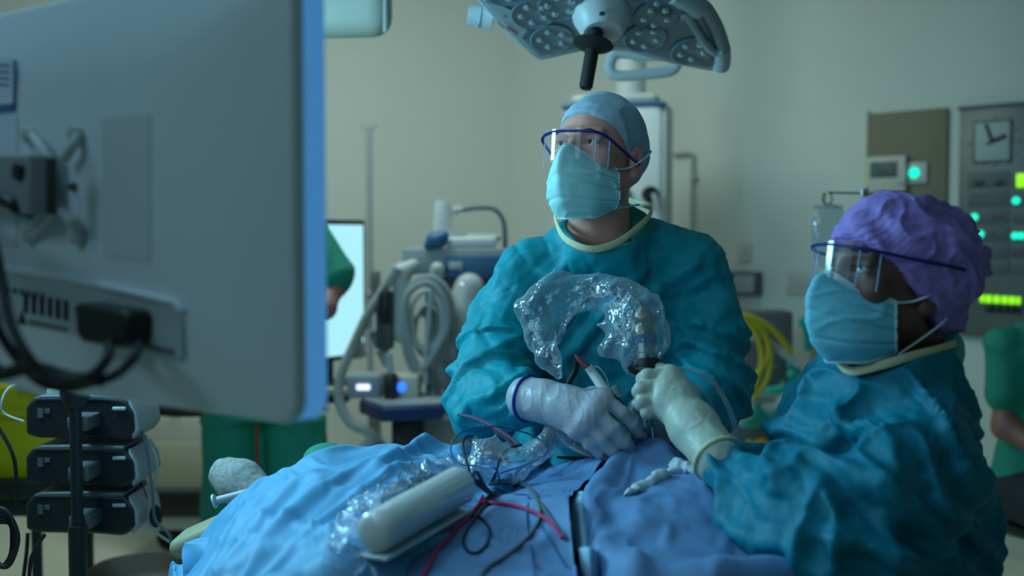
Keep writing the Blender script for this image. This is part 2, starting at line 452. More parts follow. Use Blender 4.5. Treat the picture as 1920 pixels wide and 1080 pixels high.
def facet(V, f, seed, n=3):
    """flat crumple facets with sharp creases"""
    r = np.random.default_rng(seed); out = 0
    for k in range(n):
        A = np.linalg.qr(r.normal(size=(3, 3)))[0]; Q = (V @ A) * f * (1 + .35 * k)
        fl = np.floor(Q); t = Q - fl; i = fl.astype(np.int64); a = 0
        # tetrahedral (piecewise linear) interpolation
        o = np.argsort(-t, axis=1); cur = i.copy(); prev = _hash(cur[:, 0], cur[:, 1], cur[:, 2], seed + k); a = prev.copy(); rows = np.arange(len(V))
        for s_ in range(3):
            cur[rows, o[:, s_]] += 1; h_ = _hash(cur[:, 0], cur[:, 1], cur[:, 2], seed + k)
            a += (h_ - prev) * t[rows, o[:, s_]]; prev = h_
        out = out + np.abs(a) / (1 + .5 * k)
    return out / n
def cloth(V, Q, dirs, iters=160, bend=.25, lim=(-.012, .022), seed=1, iso=.02, pin=None, grav=0.0004, tang=.04, noise=.004, nf=28, hold=0.0):
    """let a cloth surface that has too much fabric buckle into folds; dirs = list of (direction, amount per vertex)"""
    E = np.concatenate([Q[:, [0, 1]], Q[:, [1, 2]], Q[:, [2, 3]], Q[:, [3, 0]]]); E = np.unique(np.sort(E, axis=1), axis=0)
    Dg = np.concatenate([Q[:, [0, 2]], Q[:, [1, 3]]]); ne = len(E); A = np.concatenate([E, Dg]); i, j = A[:, 0], A[:, 1]
    e = V[j] - V[i]; L0 = np.linalg.norm(e, axis=1); en = e / np.maximum(L0, 1e-9)[:, None]; sc = np.full(len(A), 1 + iso)
    for d, amt in dirs:
        d = np.array(Vector(d).normalized()); sc += (en @ d) ** 2 * (amt[i] + amt[j]) / 2
    rest = L0 * sc; nv = len(V)
    fn = np.cross(V[Q[:, 2]] - V[Q[:, 0]], V[Q[:, 3]] - V[Q[:, 1]]); N = np.zeros_like(V)
    for k in range(4):
        for c in range(3): N[:, c] += np.bincount(Q[:, k], fn[:, c], nv)
    N /= np.maximum(np.linalg.norm(N, axis=1), 1e-12)[:, None]
    cnt = np.bincount(i, minlength=nv) + np.bincount(j, minlength=nv); ei, ej = E[:, 0], E[:, 1]; ec = np.bincount(ei, minlength=nv) + np.bincount(ej, minlength=nv)
    x = V + N * ((vn(V * nf, seed) + .5 * vn(V * nf * 2.1, seed + 1)) * noise)[:, None]
    free = np.ones(nv) if pin is None else 1 - pin
    def lap(u):
        o = np.empty_like(u)
        for c in range(3): o[:, c] = (np.bincount(ei, u[ej, c], nv) + np.bincount(ej, u[ei, c], nv)) / np.maximum(ec, 1) - u[:, c]
        return o
    lo = lim[0] * free; hi = lim[1] * free
    for it in range(iters):
        d = x[j] - x[i]; L = np.linalg.norm(d, axis=1); cor = ((L - rest) / np.maximum(L, 1e-9) * .5)[:, None] * d
        for c in range(3): x[:, c] += 1.6 * (np.bincount(i, cor[:, c], nv) - np.bincount(j, cor[:, c], nv)) / cnt
        b = bend * (1 if it < iters * .6 else .35)
        l = lap(x); x -= b * lap(l) * .8
        x[:, 2] -= grav * free
        dx = x - V; h = np.einsum('ij,ij->i', dx, N); t = dx - h[:, None] * N
        h = np.clip(h * (1 - hold), lo, hi); t *= ((1 - tang) * free)[:, None]
        x = V + h[:, None] * N + t
    for _ in range(2): x += .3 * lap(x) * free[:, None]
    return x
# ================================================================== materials
M_wall = mat('wall_paint', (0.61, 0.65, 0.60), 0.7, var=0.03, bump=0.0006, bscale=120)
M_floor = mat('vinyl_floor', (0.66, 0.62, 0.50), 0.45, var=0.06, vscale=30)
M_ceil = mat('ceiling_tile', (0.6, 0.62, 0.6), 0.8, var=0.03)
M_white = mat('white_plastic', (0.62, 0.66, 0.68), 0.42)
M_grey = mat('grey_plastic', (0.30, 0.33, 0.35), 0.5)
M_lgrey = mat('light_grey_plastic', (0.45, 0.48, 0.48), 0.45)
M_dgrey = mat('dark_grey_plastic', (0.09, 0.10, 0.11), 0.5)
M_black = mat('black_plastic', (0.012, 0.013, 0.015), 0.42)
M_rubber = mat('black_rubber', (0.01, 0.01, 0.011), 0.7)
M_steel = mat('brushed_steel', (0.5, 0.52, 0.54), 0.32, metal=1.0)
M_beige = mat('beige_plastic', (0.55, 0.54, 0.46), 0.5)
M_cream = mat('cream_paint', (0.52, 0.50, 0.38), 0.5)
M_blue = mat('blue_plastic', (0.03, 0.11, 0.24), 0.45)
M_navy = mat('navy_plastic', (0.01, 0.03, 0.12), 0.4)
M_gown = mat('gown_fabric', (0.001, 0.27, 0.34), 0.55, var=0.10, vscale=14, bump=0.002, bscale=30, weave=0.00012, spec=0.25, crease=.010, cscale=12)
M_gown2 = mat('gown_fabric_shaded', (0.001, 0.18, 0.27), 0.55, var=0.10, vscale=14, bump=0.002, bscale=30, weave=0.00012, spec=0.25, crease=.012, cscale=14)  # same gown fabric, its shadow side put into a darker colour
M_scrub = mat('green_scrub', (0.004, 0.22, 0.15), 0.75, bump=0.004, bscale=16, weave=0.0001)
M_drape = mat('drape_sheet', (0.09, 0.33, 0.57), 0.6, var=0.05, bump=0.002, bscale=14, weave=0.0001)
M_drape2 = mat('drape_periwinkle', (0.12, 0.25, 0.48), 0.65, var=0.05, bump=0.002, bscale=14, weave=0.0001)
M_drape3 = mat('drape_lining', (0.30, 0.55, 0.72), 0.65, var=0.05, bump=0.002, bscale=14)
M_collar = mat('cream_binding', (0.70, 0.66, 0.40), 0.7, bump=0.001, bscale=200)
M_skin = mat('skin_fair', (0.68, 0.31, 0.24), 0.5, var=0.12, vscale=20, bump=0.0006, bscale=180, sss=0.12)
M_skin2 = mat('skin_brown', (0.16, 0.075, 0.05), 0.5, var=0.12, vscale=20, bump=0.0005, bscale=180, sss=0.08)
M_skin3 = mat('skin_arm', (0.28, 0.12, 0.09), 0.5, var=0.12, vscale=20)
M_cap = mat('cap_light_blue', (0.34, 0.48, 0.60), 0.75, var=0.22, vscale=60, bump=0.002, bscale=30, weave=0.0001)
M_bouf = mat('cap_purple', (0.34, 0.22, 0.62), 0.75, var=0.45, vscale=70, bump=0.003, bscale=45, weave=0.0002)
M_mask = mat('mask_aqua', (0.40, 0.76, 0.74), 0.7, var=0.05, bump=0.0012, bscale=60, weave=0.00008)
M_maskw = mat('mask_band', (0.55, 0.72, 0.78), 0.7, var=0.05)
M_glove = mat('glove_latex', (0.42, 0.42, 0.47), 0.42, var=0.05, bump=0.0012, bscale=90)
M_glovey = mat('glove_cream', (0.46, 0.48, 0.40), 0.45, var=0.05, bump=0.0015, bscale=80)
M_cuffb = mat('cuff_navy', (0.01, 0.03, 0.30), 0.5)
M_goggle = mat('goggle_frame', (0.008, 0.010, 0.16), 0.35)
M_eyew = mat('eye_white', (0.55, 0.55, 0.55), 0.2)
M_iris = mat('iris', (0.04, 0.05, 0.05), 0.15)
M_hair = mat('hair_dark', (0.01, 0.008, 0.007), 0.6)
M_lens = film('goggle_lens', (0.96, 0.98, 1.0), 0.03, (0.5, 0.6, 0.8), 0.08, bump=0.0, gloss=0.9, edge=0.35)
M_lensedge = mat('lens_edge', (0.35, 0.55, 0.9), 0.15, coat=1.0)
M_bag = film('clear_plastic_bag', (0.93, 0.97, 1.0), 0.16, (0.45, 0.68, 0.80), 0.14, bump=0.004, bscale=30, gloss=1.0, edge=0.6)
M_bag2 = film('crinkled_film', (0.90, 0.95, 1.0), 0.22, (0.60, 0.74, 0.85), 0.14, bump=0.006, bscale=40, gloss=0.9, edge=0.5)
M_clear = film('clear_tube', (0.92, 0.96, 1.0), 0.22, (0.5, 0.62, 0.70), 0.15, bump=0.0, gloss=0.8, edge=0.5)
M_holster = mat('holster_plastic', (0.84, 0.90, 0.92), 0.13, var=0.02, coat=0.6)
M_holster.node_tree.nodes['Principled BSDF'].inputs['Transmission Weight'].default_value = 0.25
M_teal = mat('turquoise_plastic', (0.01, 0.42, 0.36), 0.4)
M_tealb = mat('teal_bowl', (0.02, 0.36, 0.42), 0.35)
M_yellow = mat('yellow_plastic', (0.55, 0.50, 0.0), 0.5)
M_yhose = mat('yellow_hose', (0.42, 0.34, 0.01), 0.5)
M_pink = mat('magenta_cable', (0.50, 0.01, 0.12), 0.4)
M_darkred = mat('maroon_cable', (0.10, 0.01, 0.03), 0.4)
M_bcable = mat('blue_cable', (0.01, 0.09, 0.28), 0.4)
M_gcable = mat('grey_cable', (0.10, 0.14, 0.17), 0.45)
M_kcable = mat('black_cable', (0.008, 0.01, 0.02), 0.4)
M_gauze = mat('white_tape', (0.55, 0.62, 0.66), 0.7, bump=0.003, bscale=60)
M_brown = mat('brown_board', (0.19, 0.16, 0.10), 0.6, var=0.08)
M_panel = mat('panel_metal', (0.14, 0.16, 0.15), 0.45, metal=0.3)
M_clock = mat('clock_face', (0.38, 0.44, 0.43), 0.5)
M_mesh = mat('speckled_wrap', (0.30, 0.29, 0.28), 0.8, var=0.75, vscale=130)
M_led = mat('led_lens', (0.6, 0.7, 0.75), 0.10, metal=0.7, coat=1.0)
M_lampgrey = mat('lamp_underside', (0.18, 0.25, 0.30), 0.3, var=0.04)
M_lampwhite = mat('lamp_housing', (0.40, 0.52, 0.56), 0.35)
M_dark = mat('shadow_black', (0.006, 0.006, 0.008), 0.7)
M_trous = mat('navy_trousers', (0.008, 0.010, 0.018), 0.8)
def emi(name, col, s, base=(0.02, 0.02, 0.02)): return mat(name, base, 0.4, emit=col, estr=s)
E_screen = emi('screen_glow_blue', (0.42, 0.80, 1.0), 2.2)
E_screen2 = emi('screen_cyan', (0.42, 0.88, 1.0), 1.0)
E_cyan = emi('led_cyan', (0.0, 0.95, 0.62), 1.3)
E_green = emi('led_green', (0.30, 1.0, 0.0), 1.1)
E_white = emi('led_white', (0.9, 0.95, 0.6), 1.0)
E_violet = emi('led_violet', (0.6, 0.62, 1.0), 2.0)
E_blue = emi('led_blue', (0.03, 0.18, 1.0), 1.6)
E_red = emi('led_red_dim', (0.10, 0.01, 0.01), 0.25)

# ================================================================== room
A_ = Vector((0.0, 6.73, 0)); B_ = Vector((4.6, 2.59, 0)); C_ = Vector((4.6, -2.4, 0)); D_ = Vector((-4.2, -2.4, 0)); E_ = Vector((-4.2, 5.46, 0))
CEN = Vector((0.3, 2.0, 0)); HT = 3.05
def wall(name, a, b, h0=0, h1=HT, m=None, th=0.12, off=0.0):
    d = (b - a).normalized(); n = Vector((-d.y, d.x, 0))
    if n.dot(CEN - a) > 0: n = -n
    a2 = a - n * off; b2 = b - n * off
    poly = [a2 + Vector((0, 0, h0)), b2 + Vector((0, 0, h0)), b2 + Vector((0, 0, h1)), a2 + Vector((0, 0, h1))]
    return tag(MB().prism(poly, n * th).build(name, m or M_wall), kind='structure')
wall('wall_back_right', A_, B_); wall('wall_back_left', E_, A_); wall('wall_right', B_, C_); wall('wall_front', C_, D_); wall('wall_left', D_, E_)
poly = [A_, B_, C_, D_, E_]
tag(MB().prism(poly, (0, 0, -0.1)).build('floor', M_floor), kind='structure')
tag(MB().prism([p + Vector((0, 0, HT)) for p in poly], (0, 0, 0.1)).build('ceiling', M_ceil), kind='structure')
for i, (a, b, nm) in enumerate([(E_, A_, 'baseboard_back_left'), (A_, B_, 'baseboard_back_right')]):
    wall(nm, a, b, 0.0, 0.10, M_beige, th=0.01, off=0.0112)

# right back wall frame: point on that wall under photo pixel
WD = (B_ - A_).normalized(); WN = Vector((WD.y, -WD.x, 0))
if WN.dot(CEN - A_) < 0: WN = -WN
WR = Matrix((WD, -WN, Vector((0, 0, 1)))).transposed()      # local x along the wall, y into the wall, z up
def onw(px, py, off=0.0): return on_plane(px, py, A_ + WN * off, WN)
def wbox(name, m, x0, y0, x1, y1, th, parent=None, off=0.0, bev=0.003, **kw):
    """box fixed on the right back wall, filling photo pixels x0..x1, y0..y1 (measured at its own face)"""
    cx = (x0 + x1) / 2
    p = onw(x0, (y0 + y1) / 2, off + th); q = onw(x1, (y0 + y1) / 2, off + th); t = onw(cx, y0, off + th); b = onw(cx, y1, off + th)
    c = (p + q) / 2; c.z = (t.z + b.z) / 2
    c = c - WN * (th / 2)
    return box(name, m, c, ((q - p).length, th, abs(t.z - b.z)), parent, WR, bev, **kw)
# left back wall frame
LD = (A_ - E_).normalized(); LN = Vector((LD.y, -LD.x, 0))
if LN.dot(CEN - A_) < 0: LN = -LN
LR = Matrix((LD, -LN, Vector((0, 0, 1)))).transposed()
def onl(px, py, off=0.0): return on_plane(px, py, A_ + LN * off, LN)

def wl(p, n=0.0):   # base of wall things
    return p
# brown board with thermostat and switch
t = thing('wall_board', onw(1699, 360, 0), 'brown laminate board fixed to the wall behind the purple cap', 'wall board')
wbox('board', M_brown, 1622, 208, 1774, 520, 0.02, t)
wbox('edge_strip', M_cream, 1621, 208, 1625, 520, 0.024, t)
t = thing('thermostat', onw(1660, 320, .02), 'cream wall thermostat with a small grey display on the brown board', 'thermostat')
wbox('housing', M_beige, 1624, 293, 1697, 360, 0.035, t, off=0.02)
d = wbox('display', M_dgrey, 1631, 303, 1682, 333, 0.004, t, off=0.055)
wbox('display_segment', mat('lcd_green', (0.06, 0.16, 0.15), 0.3), 1633, 305, 1646, 331, 0.001, d, off=0.059, bev=0)
wbox('button', M_grey, 1684, 340, 1692, 348, 0.004, t, off=0.055)
t = thing('wall_switch', onw(1718, 325, .02), 'white wall switch plate with a round glowing cyan lamp', 'switch')
wbox('plate', M_lgrey, 1703, 304, 1738, 344, 0.015, t, off=0.02)
c = onw(1714, 324, .035); MB().lathe([(0.0, .012), (.02, .010), (.026, 0.0)], c, WN, 20).build('indicator', E_cyan, t)
# control panel with clock
t = thing('control_panel', onw(1880, 420, 0), 'grey metal theatre control panel with clock recess and rows of small lights', 'control panel')
wbox('panel', M_panel, 1796, 196, 1990, 632, 0.03, t)
wbox('frame', M_dgrey, 1796, 192, 1990, 200, 0.036, t)
wbox('frame', M_dgrey, 1796, 628, 1990, 634, 0.036, t)
M_mod = mat('panel_module', (0.10, 0.12, 0.115), 0.5)
for (x0, x1) in ((1815, 1893), (1897, 1985)):
    for (y0, y1) in ((322, 352), (356, 388), (392, 420), (424, 452), (456, 484), (488, 514)):
        q = wbox('module', M_mod, x0, y0, x1, y1, 0.004, t, off=0.03)
        if (y0 in (356, 456, 488)):
            for k in range(3):
                x = x0 + 6 + k * 24
                wbox('caption_strip', M_dgrey, x, y0 + 8, x + 18, y0 + 13, 0.001, q, off=0.034, bev=0)
def led(px, py, r, m, parent=t, name='lamp'):
    MB().lathe([(0, .007), (r * .8, .006), (r, 0)], onw(px, py, .034), WN, 14).build(name, m, parent)
for x, y, m, r in ((1827, 407, E_cyan, .017), (1826, 438, E_white, .017), (1838, 439, E_cyan, .017), (1905, 376, E_cyan, .017), (1903, 442, E_cyan, .016), (1915, 442, E_cyan, .016),
                   (1864, 407, E_red, .010), (1877, 407, E_red, .010), (1863, 439, E_red, .010), (1902, 474, E_red, .010), (1915, 474, E_red, .010)): led(x, y, r, m)
for x in (1836, 1874): wbox('dark_window', M_black, x - 8, 337, x + 8, 349, 0.003, t, off=0.034)
wbox('lit_display', E_green, 1905, 325, 1935, 351, 0.006, t, off=0.034)
for i, x in enumerate((1841, 1853, 1868, 1883, 1897, 1909)):
    w_ = 6 if i not in (0, 5) else 4
    wbox('lit_button', E_green, x - w_, 553 + i * .8, x + w_, 567 + i * .8, 0.006, t, off=0.034)
    if 0 < i: wbox('rocker', M_black, x - w_, 570 + i * .8, x + w_, 584 + i * .8, 0.012, t, off=0.034)
t2 = thing('wall_clock', onw(1860, 265, .03), 'square pale faced analogue clock set in the grey control panel', 'clock')
wbox('clock_body', M_dgrey, 1824, 225, 1897, 305, 0.008, t2, off=0.03)
wbox('clock_face', M_clock, 1828, 229, 1893, 301, 0.004, t2, off=0.038)
cc = onw(1860, 265, .045)
for (px, py, m, wd) in ((1848, 233, M_black, .007), (1886, 254, M_darkred, .009), (1850, 270, M_darkred, .006)):
    q = onw(px, py, .045); MB().tube([cc, (cc + q) / 2, q], wd, 6, 2).build('clock_hand', m, t2)
for k in range(12):
    a = k * math.pi / 6; off = WD * math.sin(a) * .105 + Vector((0, 0, math.cos(a) * .105))
    MB().box(cc + off - WN * .002, (.008, .003, .008), WR).build('hour_mark', M_grey, t2)
# sockets and boxes low on the wall
for (x0, y0, x1, y1, lab) in ((1382, 456, 1406, 490, 'small white wall switch above the grey socket box'),
                              (1474, 508, 1530, 552, 'wide pale double wall socket left of the aqua mask')):
    t = thing('wall_socket', onw((x0 + x1) / 2, (y0 + y1) / 2), lab, 'wall socket')
    wbox('plate', M_beige, x0, y0, x1, y1, 0.014, t); wbox('rocker', M_lgrey, x0 + 6, y0 + 8, x1 - 6, y1 - 10, 0.018, t)
t = thing('socket_box', onw(1390, 532), 'dark grey square socket box on the wall beside the standing surgeon', 'socket box')
wbox('housing', M_dgrey, 1366, 510, 1418, 554, 0.07, t); wbox('lid', M_grey, 1374, 516, 1412, 548, 0.08, t)
# conduit
t = thing('wall_conduit', onw(1297, 500), 'thin grey conduit pipe running down the wall behind the surgeon', 'pipe')
MB().tube([onw(1262, 290, .03), onw(1290, 288, .03), onw(1298, 292, .03), onw(1298, 330, .03), onw(1296, 600, .03)], .009, 8).build('pipe', M_grey, t)
for y in (330, 470): wbox('pipe_clip', M_lgrey, 1293, y, 1302, y + 6, 0.045, t)
# ================================================================== ceiling supply pendant behind the surgeon
D0 = 5.0
def px2(w, d): return w * d / F
t = thing('supply_pendant', P(1157, 430, D0), 'tall white ceiling supply column with a blue trim line behind the standing surgeon', 'supply column')
c = P(1163, 330, D0); top = P(1150, 186, D0 - .15).z; bot = 0.95
hgt = top - bot; PR = RZ(-14)
body = box('column_body', M_white, (c.x, D0 + .12, bot + hgt / 2), (.46, .34, hgt), t, PR, .035)
box('side_panel', M_lgrey, Vector((c.x, D0 + .12, bot + hgt / 2)) + PR @ Vector((.232, 0, 0)), (.03, .30, hgt * .97), t, PR, .01)
box('trim_strip', M_blue, (c.x, D0 + .12, top - .012), (.485, .36, .022), t, PR, .008)
box('top_cap', M_lgrey, (c.x, D0 + .12, top + .022), (.40, .30, .045), t, PR, .02)
MB().cyl((c.x + .06, D0 + .12, top + .03), (c.x + .06, D0 + .12, HT - .002), .072, n=28).build('drop_tube', M_lgrey, t)
s_ = P(1221, 364, D0 - .12)
s1 = MB().cyl(s_ + Vector((0, .06, 0)), s_, .042, .036, 24).build('gas_socket', M_black, t)
s0 = P(1168, 362, D0 - .10); MB().cyl(s0 + Vector((0, .06, 0)), s0, .040, .034, 24).build('gas_socket', M_black, t)
MB().tube([s_ + Vector((.01, -.01, 0)), P(1232, 385, D0 - .15), P(1240, 420, D0 - .15), P(1238, 520, D0 - .15), P(1225, 640, D0 - .15)], .012, 8).build('gas_hose', M_grey, t)
MB().tube([P(1066, 330, D0 - .05), P(1058, 360, D0 - .1), P(1045, 400, D0 - .1), P(1040, 450, D0 - .1), P(1050, 560, D0 - .05)], .012, 8).build('gas_hose', M_lgrey, t)

# ================================================================== theatre lamp (switched off)
LO = P(1128, 52, 2.55); LNn = Vector((0.02, -0.46, -0.89)).normalized()
def lp(px, py, off=0.0): return on_plane(px, py, LO + LNn * off, LNn)
t = thing('operating_lamp', LO, 'large switched off theatre lamp with lens clusters and a black handle above the surgeon', 'operating lamp')
def plate(name, pts, th, m, parent=t, off=0.0, bev=0.008, **kw):
    poly = [lp(x, y, off) for x, y in pts]
    return MB().prism(poly, -LNn * th).build(name, m, parent, bevel=bev, **kw)
# three wings
plate('wing', [(886, -6), (940, 55), (998, 108), (1014, 116), (1092, 98), (1110, 84), (1100, -10), (1080, -60), (960, -80), (880, -60)], .06, M_lampwhite)
plate('wing_lens_plate', [(908, -2), (950, 9), (990, 42), (976, 70), (1012, 106), (1088, 90), (1100, 70), (1092, -10), (1072, -50), (960, -70)], .006, M_lampgrey, off=.006, bev=.002)
plate('wing', [(1096, 88), (1130, 96), (1180, 100), (1260, 122), (1334, 136), (1350, 130), (1356, 108), (1310, 20), (1290, -50), (1170, -60), (1150, 10)], .06, M_lampwhite)
plate('wing_lens_plate', [(1130, 88), (1185, 92), (1262, 114), (1332, 128), (1336, 104), (1300, 30), (1276, -40), (1176, -50), (1160, 10)], .006, M_lampgrey, off=.006, bev=.002)
plate('wing', [(1060, -20), (1190, -20), (1280, -120), (1230, -230), (1030, -230), (970, -120)], .06, M_lampwhite)
plate('wing_lens_plate', [(1068, -40), (1182, -40), (1262, -122), (1220, -216), (1036, -216), (984, -122)], .006, M_lampgrey, off=.006, bev=.002)
# corner pad with the red logo
cp = plate('corner_pad', [(908, 4), (945, 12), (978, 30), (990, 58), (975, 78), (950, 52)], .006, M_lampwhite, off=.009, bev=.002)
def text(name, body, loc, R, size, m, parent, ext=0.0008, al='CENTER'):
    cu = bpy.data.curves.new(name, 'FONT'); cu.body = body; cu.size = size; cu.extrude = ext; cu.align_x = al; cu.align_y = 'CENTER'
    o = bpy.data.objects.new(name + '_tmp', cu); COL.objects.link(o); dg = bpy.context.evaluated_depsgraph_get()
    me = bpy.data.meshes.new_from_object(o.evaluated_get(dg)); bpy.data.objects.remove(o); bpy.data.curves.remove(cu)
    me.transform(Matrix.Translation(Vector(loc)) @ R.to_4x4())
    me.materials.clear()
    return link_mesh(name, me, m, parent, smooth=False)
lx = (lp(985, 60) - lp(945, 30)).normalized(); lxn = -LNn; ly = (-LNn).cross(lx) * 1.0
M_red = mat('logo_red', (0.45, 0.05, 0.07), 0.4)
lR = Matrix((lx, LNn.cross(lx), LNn)).transposed()
def mark(x0, y0, x1, y1, w_): MB().prism([lp(x0, y0, .0155), lp(x1, y1, .0155), lp(x1 + w_, y1 - w_ * .4, .0155), lp(x0 + w_, y0 - w_ * .4, .0155)], LNn * .0006).build('logo_mark', M_red, cp)
for k in range(5): mark(951 + k * 4.4, 50 + k * 2.6, 951 + k * 4.4, 56 + k * 2.6, 2.6)
mark(951, 50.5, 970, 62, 1.6); mark(944, 29, 948, 33, 3)
# lens clusters
clusters = [(1000, 25), (1035, 72), (1050, 10), (1230, 30), (1210, 70), (1298, 95), (1255, 2), (950, -20), (1010, -40), (1215, -25),
            (1060, -90), (1120, -80), (1190, -100), (1080, -170), (1160, -170)]
for (px, py) in clusters:
    c0 = lp(px, py, .008); x, y, z = frame(LNn, (0, 1, 0))
    cl = MB().lathe([(.0, .0), (.050, .0), (.053, .003), (.050, .005), (.046, .003), (0, .003)], c0, LNn, 28).build('lens_cluster', M_lampgrey, t)
    m = MB()
    for k in range(5):
        a = k * math.pi * .4 + .5 + px; q = c0 + x * math.cos(a) * .029 + y * math.sin(a) * .029
        m.lathe([(.0092, .002), (.0088, .005), (.0060, .0078), (0, .009)], q, LNn, 16)
    m.build('lens', M_led, cl)
# hub and sterile handle
hx = P(1118, 62, 2.5)
MB().lathe([(.0, -.02), (.068, -.02), (.070, .0), (.066, .02), (.050, .055), (.044, .062), (0, .064)], lp(1127, 22, .0), LNn, 40).build('hub', M_white, t)
MB().lathe([(0, 0), (.006, 0), (.007, .003), (0, .004)], lp(1129, 24, .063), LNn, 12).build('sensor', M_dgrey, t)
h0 = lp(1128, 40, .05); hd = (P(1098, 156, 2.42) - h0)
hh = MB().lathe([(.015, -.01), (.019, .0), (.016, .012), (.014, .020), (.044, .024), (.047, .029), (.040, .034), (.016, .045), (.0155, .130), (.013, .136), (0, .137)], P(1116, 62, 2.46), (P(1099, 160, 2.43) - P(1116, 62, 2.46)), 28)
hh.build('handle', M_rubber, t)
# side grips
def lgrip(pts, r, m, name='grip', flat=1.0, off=0.0): return MB().tube([lp(x, y, off) for x, y in pts], r, 12, 8, flat=flat).build(name, m, t)
lgrip([(1292, 6), (1320, 14), (1343, 50), (1357, 92)], .017, M_grey, 'grip')
lgrip([(1262, -10), (1290, 4), (1310, 20)], .022, M_lampwhite, 'grip_mount')
lgrip([(1276, 32), (1290, 34), (1318, 76), (1340, 98), (1356, 94)], .010, M_lampwhite, 'grip_bar', off=.01)
lgrip([(1353, 92), (1354, 110), (1352, 124)], .022, M_lampwhite, 'grip_mount')
MB().cyl(lp(925, 35, -.02), lp(878, 27, -.03), .026, n=22).build('end_stub', M_white, t)
MB().cyl(lp(899, 31, -.025), lp(896, 30.5, -.025), .0275, n=22).build('stub_ring', M_lgrey, t)
# arm to the ceiling
MB().tube([lp(1110, -60, -.07), lp(1110, -60, -.07) + Vector((0, .05, .35)), lp(1110, -60, -.07) + Vector((.05, .4, .55)), Vector((.35, 3.2, HT - .02))], .035, 16).build('suspension_arm', M_white, t)
# second smaller lamp arm loop behind
t = thing('lamp_yoke', P(1200, 120, 3.3), 'white looped yoke handle hanging behind the theatre lamp', 'lamp yoke')
yk = [P(1258, 108, 3.3), P(1150, 118, 3.3), P(1145, 138, 3.3), P(1160, 143, 3.3), P(1262, 132, 3.3), P(1268, 112, 3.3)]
MB().tube([P(1146, 112, 3.3), P(1144, 132, 3.3), P(1160, 142, 3.3), P(1210, 139, 3.3), P(1254, 134, 3.3), P(1268, 122, 3.3), P(1262, 106, 3.3), P(1210, 104, 3.3), P(1160, 100, 3.3)], .017, 12, 6, closed=True).build('loop', M_white, t)
MB().tube([P(1200, 104, 3.3), P(1200, 60, 3.35), P(1195, -150, 3.5), Vector((.42, 3.7, HT - .02))], .03, 14).build('stem', M_white, t)

# beige device hanging at the top, right of the big monitor
t = thing('hanging_monitor', P(672, 60, 3.0), 'beige rounded back of a hanging display at the top edge beside the large monitor', 'monitor')
c = P(640, -70, 3.0)
MB().box(c, (px2(190, 3.0), .11, px2(276, 3.0)), RZ(-8), .06, 5).build('shell', M_beige, t)
MB().box(c + Vector((-.02, .06, 0)), (px2(170, 3.0), .02, px2(250, 3.0)), RZ(-8), .01).build('bezel', M_black, t)
MB().tube([c + Vector((0, -.02, .15)), c + Vector((0, 0, .5)), Vector((c.x - .1, 3.1, HT - .02))], .03, 12).build('hanger', M_lgrey, t)
box('vent_strip', M_lgrey, P(722, 30, 2.93), (.012, .01, .09), t)

# ================================================================== large monitor in the left foreground
MU = Vector((-0.82, 0.5724, 0)); MN = Vector((-0.5724, -0.82, 0))
tilt = 0.0
MO = Vector((-0.205, 1.0, 1.245))
MW, MH, MT = 0.94, 0.445, 0.045
MR = Matrix((-MU, -MN, Vector((0, 0, 1)))).transposed()       # local x to the right, y to the screen side
mc = MO + MU * (MW / 2) + Vector((0, 0, MH / 2)) - MN * (MT / 2)
t = thing('large_monitor', MO + MU * .47, 'large pale surgical monitor seen from behind, filling the left foreground', 'monitor')
def rrect(w, h, r, n=6):
    o = []
    for cx, cy, a0 in ((w / 2 - r, h / 2 - r, 0), (-w / 2 + r, h / 2 - r, 90), (-w / 2 + r, -h / 2 + r, 180), (w / 2 - r, -h / 2 + r, 270)):
        for k in range(n + 1):
            a = math.radians(a0 + 90 * k / n); o.append((cx + r * math.cos(a), cy + r * math.sin(a)))
    return o
# shell: rounded slab whose back swells inwards from the rim
m = MB(); loops = []
for (dx, dz, y) in ((.0, .0, MT / 2 - .030), (.0, .0, -MT / 2 + .004), (.0015, .0015, -MT / 2 + .001), (.005, .006, -MT / 2), (.03, .035, -MT / 2 - .007), (.10, .07, -MT / 2 - .014), (.16, .10, -MT / 2 - .016)):
    loops.append([mc + MR @ Vector((x, y, z)) for x, z in rrect(MW - 2 * dx, MH - 2 * dz, .022 + .2 * dx, 6)])
n_ = len(loops[0]); vs = [p for l in loops for p in l]
fs = [(k * n_ + i, k * n_ + (i + 1) % n_, (k + 1) * n_ + (i + 1) % n_, (k + 1) * n_ + i) for k in range(len(loops) - 1) for i in range(n_)]
fs += [tuple(range(n_)), tuple(reversed(range((len(loops) - 1) * n_, len(loops) * n_)))]
m.add(vs, fs)
M_shell = mat('monitor_shell', (0.72, 0.80, 0.86), 0.33, var=0.02)
M_shell2 = mat('monitor_recess', (0.46, 0.52, 0.56), 0.45, var=0.03)
shell = m.build('rear_shell', M_shell, t, hard=50)
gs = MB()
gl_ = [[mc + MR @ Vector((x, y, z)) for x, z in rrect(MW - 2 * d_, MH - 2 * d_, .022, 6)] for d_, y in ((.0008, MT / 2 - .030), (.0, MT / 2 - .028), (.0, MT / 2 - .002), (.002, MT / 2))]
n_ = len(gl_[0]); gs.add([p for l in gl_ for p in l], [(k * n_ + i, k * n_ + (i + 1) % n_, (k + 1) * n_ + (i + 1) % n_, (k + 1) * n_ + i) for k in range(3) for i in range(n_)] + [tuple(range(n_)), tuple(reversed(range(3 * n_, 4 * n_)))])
gs.build('painted_glow_rim', emi('rim_painted_light', (0.06, 0.27, 0.62), 0.62, (.2, .3, .5)), t, hard=50, label='monitor side edge with blue light painted on as glow')  # emission paints the blue light caught by the monitor's side edge
MB().box(mc - MN * (MT / 2 + .002), (MW - .01, .005, MH - .01), MR, .002).build('front_bezel', M_black, t)
